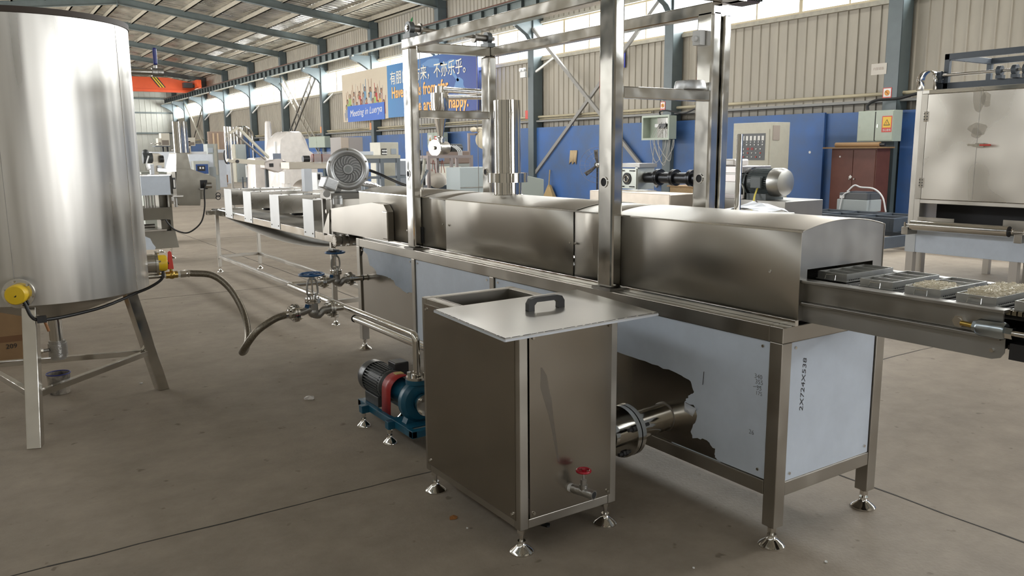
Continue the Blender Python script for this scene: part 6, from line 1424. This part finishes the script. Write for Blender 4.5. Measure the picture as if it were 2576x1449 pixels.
o = floorbox('rusty metal box standing on the far floor', 551, 440, 573, 41.0, .4, mat('rusty_box', (.26, .11, .03), .7, noise=.4), 'rusty_box', 'box', zb=.12)
m = MB(); p_ = at(552, 452, y=41); q_ = at(572, 452, y=41)
for x in (p_.x, q_.x-.06): m.box(x, x+.06, 41, 41.06, 0, .12).box(x, x+.06, 41.3, 41.36, 0, .12)
m.build('castor', BLACKP, o)
o = floorbox('white board leaning by the rusty metal box', 558, 413, 584, 43.0, .06, FILMW, 'white_board', 'board')
o = floorbox('long white counter beyond the film-clad machine', 546, 376, 566, 38.5, .8, FILMW, 'white_counter', 'counter'); p_, q_ = at(546, 384, y=38.49), at(566, 402, y=38.49); MB().box(p_.x, q_.x, 38.47, 38.5, q_.z, p_.z).build('panel', mat('warm_grey', (.38, .34, .30), .5), o)
# shiny vertical tubes and tank
tw_ = unit('tubular_tower', 'cluster of shiny steel tubes and a round tank', 'machine', 585, 47.); y = 47.
for i, px in enumerate((566, 573, 580, 588)):
    p0_, p1_ = at(px, 318+i*.5, y=y), at(px+3, 386, y=y); MB().cyl((p0_.x, y+.05*(i % 2), 0), (p0_.x, y+.05*(i % 2), p0_.z), .095, n=18).build('steel_tube', POLISH, tw_)
p0_, p1_ = at(598, 317, y=y+.4), at(622, 400, y=y+.4); MB().lathe([(0, p0_.z+.0), (.26, p0_.z), (.38, p0_.z-.08), (.38, .6), (.15, .3), (0, .3)], ((p0_.x+p1_.x)/2, y+.4, 0), n=28).build('round_tank', POLISH, tw_)
MB().tube(bend([at(622, 322, y=y+.2), at(634, 326, y=y+.2), at(638, 400, y=y+.2)], .4), .075, n=14).build('bent_pipe', POLISH, tw_)
q_ = at(608, 303, y=y+.4); MB().cyl((q_.x, y+.4, q_.z), (q_.x, y+.4, q_.z-.2), .012).build('valve_stem', DULL, tw_)
for px in (605, 618): q_ = at(px, 390, y=y+.2); MB().cyl((q_.x, y+.4, 0), (q_.x, y+.4, .4), .02).build('leg', DULL, tw_)
# inclined conveyor arm
iv = unit('inclined_conveyor', 'inclined channel conveyor leaning over a bench machine', 'conveyor', 640, 22.); y = 22.
MB().bar(at(602, 324, y=y), at(676, 397, y=y), .12, .05).build('channel', CREAM, iv); MB().bar(at(590, 335, y=y), at(668, 402, y=y), .12, .03).build('channel_edge', DULL, iv)
MB().bar(at(577, 335, y=y), at(600, 321, y=y), .12, .06).build('head_chute', CHT, iv)
MB().bar(at(572, 403, y=y), at(585, 406, y=y), .1, .08).bar(at(585, 404, y=y), at(664, 410, y=y), .10, .12).build('lower_arm', CHT, iv); q_ = at(597, 406, y=y-.06); MB().cyl((q_.x, y-.08, q_.z), (q_.x, y-.03, q_.z), .045).build('pivot', BLACKP, iv)
MB().prism([at(665, 409, y=y), at(690, 402, y=y), at(712, 400, y=y), at(722, 412, y=y), at(718, 428, y=y), at(700, 434, y=y), at(666, 424, y=y)], (0, .4, 0)).build('head_casting', mat('pinkish_steel', (.58, .53, .50), .4, .6), iv, bevel=.02)
q_ = at(715, 415, y=y-.02); MB().ring((q_.x, y-.03, q_.z), (0, 1, 0), .085, .02, n=20).build('end_ring', BLACKP, iv); pb(MB(), 678, 411, 688, 420, y-.02, .02).build('opening', DARK, iv)
q_ = at(674, 424, y=y); MB().box(q_.x-.04, q_.x+.04, y+.1, y+.2, 0, q_.z).build('pedestal', MOTOR, iv)
pb(MB(), 686, 386, 707, 401, y+.2, .3).build('hopper', POLISH, iv); pb(MB(), 692, 356, 697, 387, y+.3, .08).build('spout_pipe', WHITE, iv)
q_ = at(565, 395, y=y); MB().tube(smoothpath([at(565, 378, y=y), at(563, 392, y=y), at(568, 408, y=y), at(572, 412, y=y)], 5), .02).build('cable_bundle', BLACK, iv)
q_ = at(580, 408, y=y); MB().box(q_.x, q_.x+.05, y, y+.05, 0, q_.z-.02).build('support_leg', DULL, iv)
# framed ochre panels on stands
def stand_panel(lab, a, b, c2, d, y, fz):
    t = unit('panel_stand', lab, 'stand', a, y); t['group'] = 'ochre panels on stands'; p_, q_ = at(a, b, y=y), at(c2, d, y=y)
    MB().box(p_.x, q_.x, y+.02, y+.05, q_.z, p_.z).build('ochre_panel', YOLK, t); m = MB(); w = .035
    m.box(p_.x-w, p_.x, y, y+.05, q_.z-w, p_.z+w).box(q_.x, q_.x+w, y, y+.05, q_.z-w, p_.z+w).box(p_.x, q_.x, y, y+.05, p_.z, p_.z+w).box(p_.x, q_.x, y, y+.05, q_.z-w, q_.z).build('white_frame', WHITE, t); m = MB()
    for x in (p_.x-w, q_.x): m.box(x, x+w, y, y+.05, 0, q_.z-w).box(x, x+w, y+.5, y+.55, 0, q_.z-w)
    m.build('stand_leg', GUN, t); MB().box(p_.x, q_.x, y+.0, y+.55, q_.z*.45, q_.z*.45+.04).build('stand_shelf', GUN, t)
stand_panel('white-framed ochre panel on a stand, leftmost below the inclined arm', 621, 418, 633, 443, 27.5, 0); stand_panel('wider white-framed ochre panel right below the inclined arm', 640, 419, 662, 440, 26.2, 0); stand_panel('ochre panel on a low stand behind the bench machine', 683, 428, 716, 441, 27.4, 0)
# shrouded machines
def shroud(name, lab, prof, y, dep, seed):
    """plastic-draped shape: front outline in photo pixels, given real depth and folds"""
    rr = random.Random(seed); pts = [at(a, b, y=y) for a, b in prof]; n_ = len(pts)
    for p, q in zip(pts, prof):
        if q[1] >= 470: p.z = -.3; cxx = sum(p.x for p in pts)/n_; czz = sum(p.z for p in pts)/n_
    m = MB(); rings = []; K = 5
    for k in range(K+1):
        s_ = [.96, 1.0, .98, 1.0, .97, .9][k]; yy = y+dep*k/K; rings.append([Vector((cxx+(p.x-cxx)*s_+rr.uniform(-.02, .02), yy+rr.uniform(-.04, .04), max(0, czz+(p.z-czz)*s_))) for p in pts])
    vs = [p for r in rings for p in r]; fs = []
    for k in range(K):
        for i in range(n_): j = (i+1) % n_; fs.append((k*n_+i, k*n_+j, (k+1)*n_+j, (k+1)*n_+i))
    fs += [tuple(range(n_)), tuple(range((K+1)*n_-1, K*n_-1, -1))]
    m.add(vs, fs, True); o = m.build(name, WRAP); tag(o, lab, 'machine'); return o
shroud('shrouded_machine', 'machine draped in milky plastic with a slanting top', [(722, 330), (758, 330), (768, 350), (782, 378), (800, 392), (800, 470), (705, 470), (704, 405), (702, 385), (705, 350)], 23., 1.4, 3)
y = 29.; p_ = at(669, 305, y=y)
m = MB(); xx = p_.x+.06; m.lathe([(0, p_.z), (.085, p_.z), (.10, p_.z-.05), (.17, 1.4), (.26, .5), (.3, 0)], (xx, y, 0), n=22); o = m.build('shrouded_column', WRAP); tag(o, 'tall tapering column wrapped in milky plastic', 'column')
shroud('shrouded_machine', 'low plastic-draped machine at the foot of the wrapped column', [(640, 398), (668, 396), (690, 392), (702, 400), (702, 470), (640, 470)], 24.8, .9, 5)
pk_ = unit('wrapped_column_machine', 'small white pillar wrapped in plastic on the floor by the bench', 'machine', 722, 21.); y = 21.
MB().prism([at(716, 432, y=y), at(722, 426, y=y), at(731, 434, y=y), at(731, 462, y=y), at(716, 462, y=y)], (0, .25, 0)).build('pillar', WRAP, pk_); q_ = at(722, 462, y=y); MB().lathe([(.12, q_.z), (.22, .0)], (q_.x, y+.12, 0), n=10, smooth=False).build('wrap_skirt', WRAP, pk_)
# roller unit with clear covers over brown rollers
ru = unit('roller_unit', 'bench unit with brown rollers under clear covers left of the blower', 'machine', 790, 15.5); y = 15.5
for a, c2 in ((785, 803), (806, 830)):
    p_, q_ = at(a, 398, y=y), at(c2, 398, y=y); MB().cyl((p_.x, y, p_.z), (q_.x, y, p_.z), .085, n=24).build('brown_roller', mat('roller_brown', (.20, .05, .035), .4), ru)
    m = MB(); m.box(p_.x-.0, q_.x+.0, y-.12, y-.115, p_.z-.1, p_.z+.12).box(p_.x, q_.x, y-.12, y+.12, p_.z+.12, p_.z+.125); m.build('clear_cover', mat('clear_acrylic', (.8, .8, .8), .1, alpha=.25), ru)
p_ = at(769, 400, y=y); MB().cyl((p_.x-.06, y, p_.z), (p_.x+.07, y, p_.z), .065, n=20).build('drive_motor', BLACKP, ru)
pb(MB(), 727, 407, 830, 425, y-.05, .5).build('beam_body', mat('cream_metal', (.56, .51, .43), .4, .5), ru, bevel=.01); p_, q_ = at(770, 424, y=y), at(818, 476, y=y)
MB().lathe([(.30, 0), (.30, .001)], (p_.x+.3, y+.3, .5)).build('drum_rim', DULL, ru)
MB().cyl((q_.x-.25, y+.02, .75), (q_.x-.25, y+.5, .75), .27, n=36).build('drum', mat('drum_steel', (.55, .49, .44), .35, .9), ru)
MB().box(p_.x-.2, q_.x-.1, y+.05, y+.4, 0, .5).build('base', MOTOR, ru)
o = floorbox('white electric box right of the steel drum', 797, 434, 812, 14.2, .3, WHITEP, 'electric_box', 'box'); pb(MB(), 800, 438, 806, 452, 14.19, .01).build('window', DARK, o)
# loose bits on the floor
def scrap(lab, px, py, r, mt, seed, name='floor_scrap', cat='litter'):
    p_ = at(px, py, z=0); rr = random.Random(seed); m = MB(); n_ = 9
    vs = [(p_.x+r*rr.uniform(.5, 1)*cos(2*pi*i/n_), p_.y+r*rr.uniform(.5, 1)*sin(2*pi*i/n_), .004+rr.uniform(0, r*.3)) for i in range(n_)]+[(p_.x, p_.y, r*.45)]
    vs += [(v[0], v[1], .0015) for v in vs[:n_]]
    m.add(vs, [(i, (i+1) % n_, n_) for i in range(n_)]+[(i, n_+1+i, n_+1+(i+1) % n_, (i+1) % n_) for i in range(n_)]); o = m.build(name, mt); tag(o, lab, cat, 'white chips on the floor' if name == 'white_chip' else None); return o
scrap('crumpled scrap of clear film on the floor left of the pump', 780, 1003, .045, WRAP, 1, 'plastic_scrap')
scrap('dry brown leaf on the floor in front of the water box', 1140, 1304, .022, mat('leaf_brown', (.30, .12, .03), .7), 2, 'dry_leaf', 'leaf')
scrap('black rubber lump under the water box', 1374, 1322, .026, BLACK, 3, 'rubber_lump')
scrap('tiny white chip on the floor beside the leaf, nearer the left', 1175, 1330, .006, WHITE, 4, 'white_chip')
scrap('white chip on the floor at the bottom right of the photo', 2078, 1415, .007, WHITE, 5, 'white_chip')
scrap('white chip on the floor below the near screw foot of the machine', 1745, 1430, .006, WHITE, 6, 'white_chip')
scrap('white paper scrap on the floor right of the tank leg', 355, 965, .018, WHITE, 7, 'paper_scrap')
scrap('thin dark sliver beside the right screw foot', 2162, 1272, .02, DARK, 9, 'dark_sliver')

cf = MB(); rr = random.Random(6); X7 = 7.6; vs = []; n_ = 9
for j in range(5):
    for i in range(n_): 
        p_ = at(1822+i*12, 520, x=X7); vs.append((X7+j*.12+rr.uniform(-.02, .02), p_.y, .80+.10*sin(pi*i/(n_-1))*(1-abs(j-2)/3)+rr.uniform(0, .035)))
cf.add(vs, [(j*n_+i, j*n_+i+1, (j+1)*n_+i+1, (j+1)*n_+i) for j in range(4) for i in range(n_-1)]); o = cf.build('crumpled_film', FILMW, solid=.002); tag(o, 'crumpled white-blue film sheet lying before the extruder base', 'film')
p0_, p1_ = at(1822, 520, x=X7), at(1918, 520, x=X7)
o = MB().box(X7, X7+.6, p1_.y, p0_.y, .0, .79).build('steel_case', EXS, bevel=.01); tag(o, 'low steel case under the crumpled film, before the extruder', 'case')
yw = MB().tube(smoothpath([(8.75, 7.2, 1.02), (8.6, 7.12, .93), (8.45, 7.02, .80), (8.3, 6.95, .6), (8.3, 6.9, .1)], 6), .012, n=8).build('yellow_cable', mat('cable_yellow', (.65, .55, .08), .5)); tag(yw, 'yellow-green wire trailing from the dark extruder motor', 'cable')
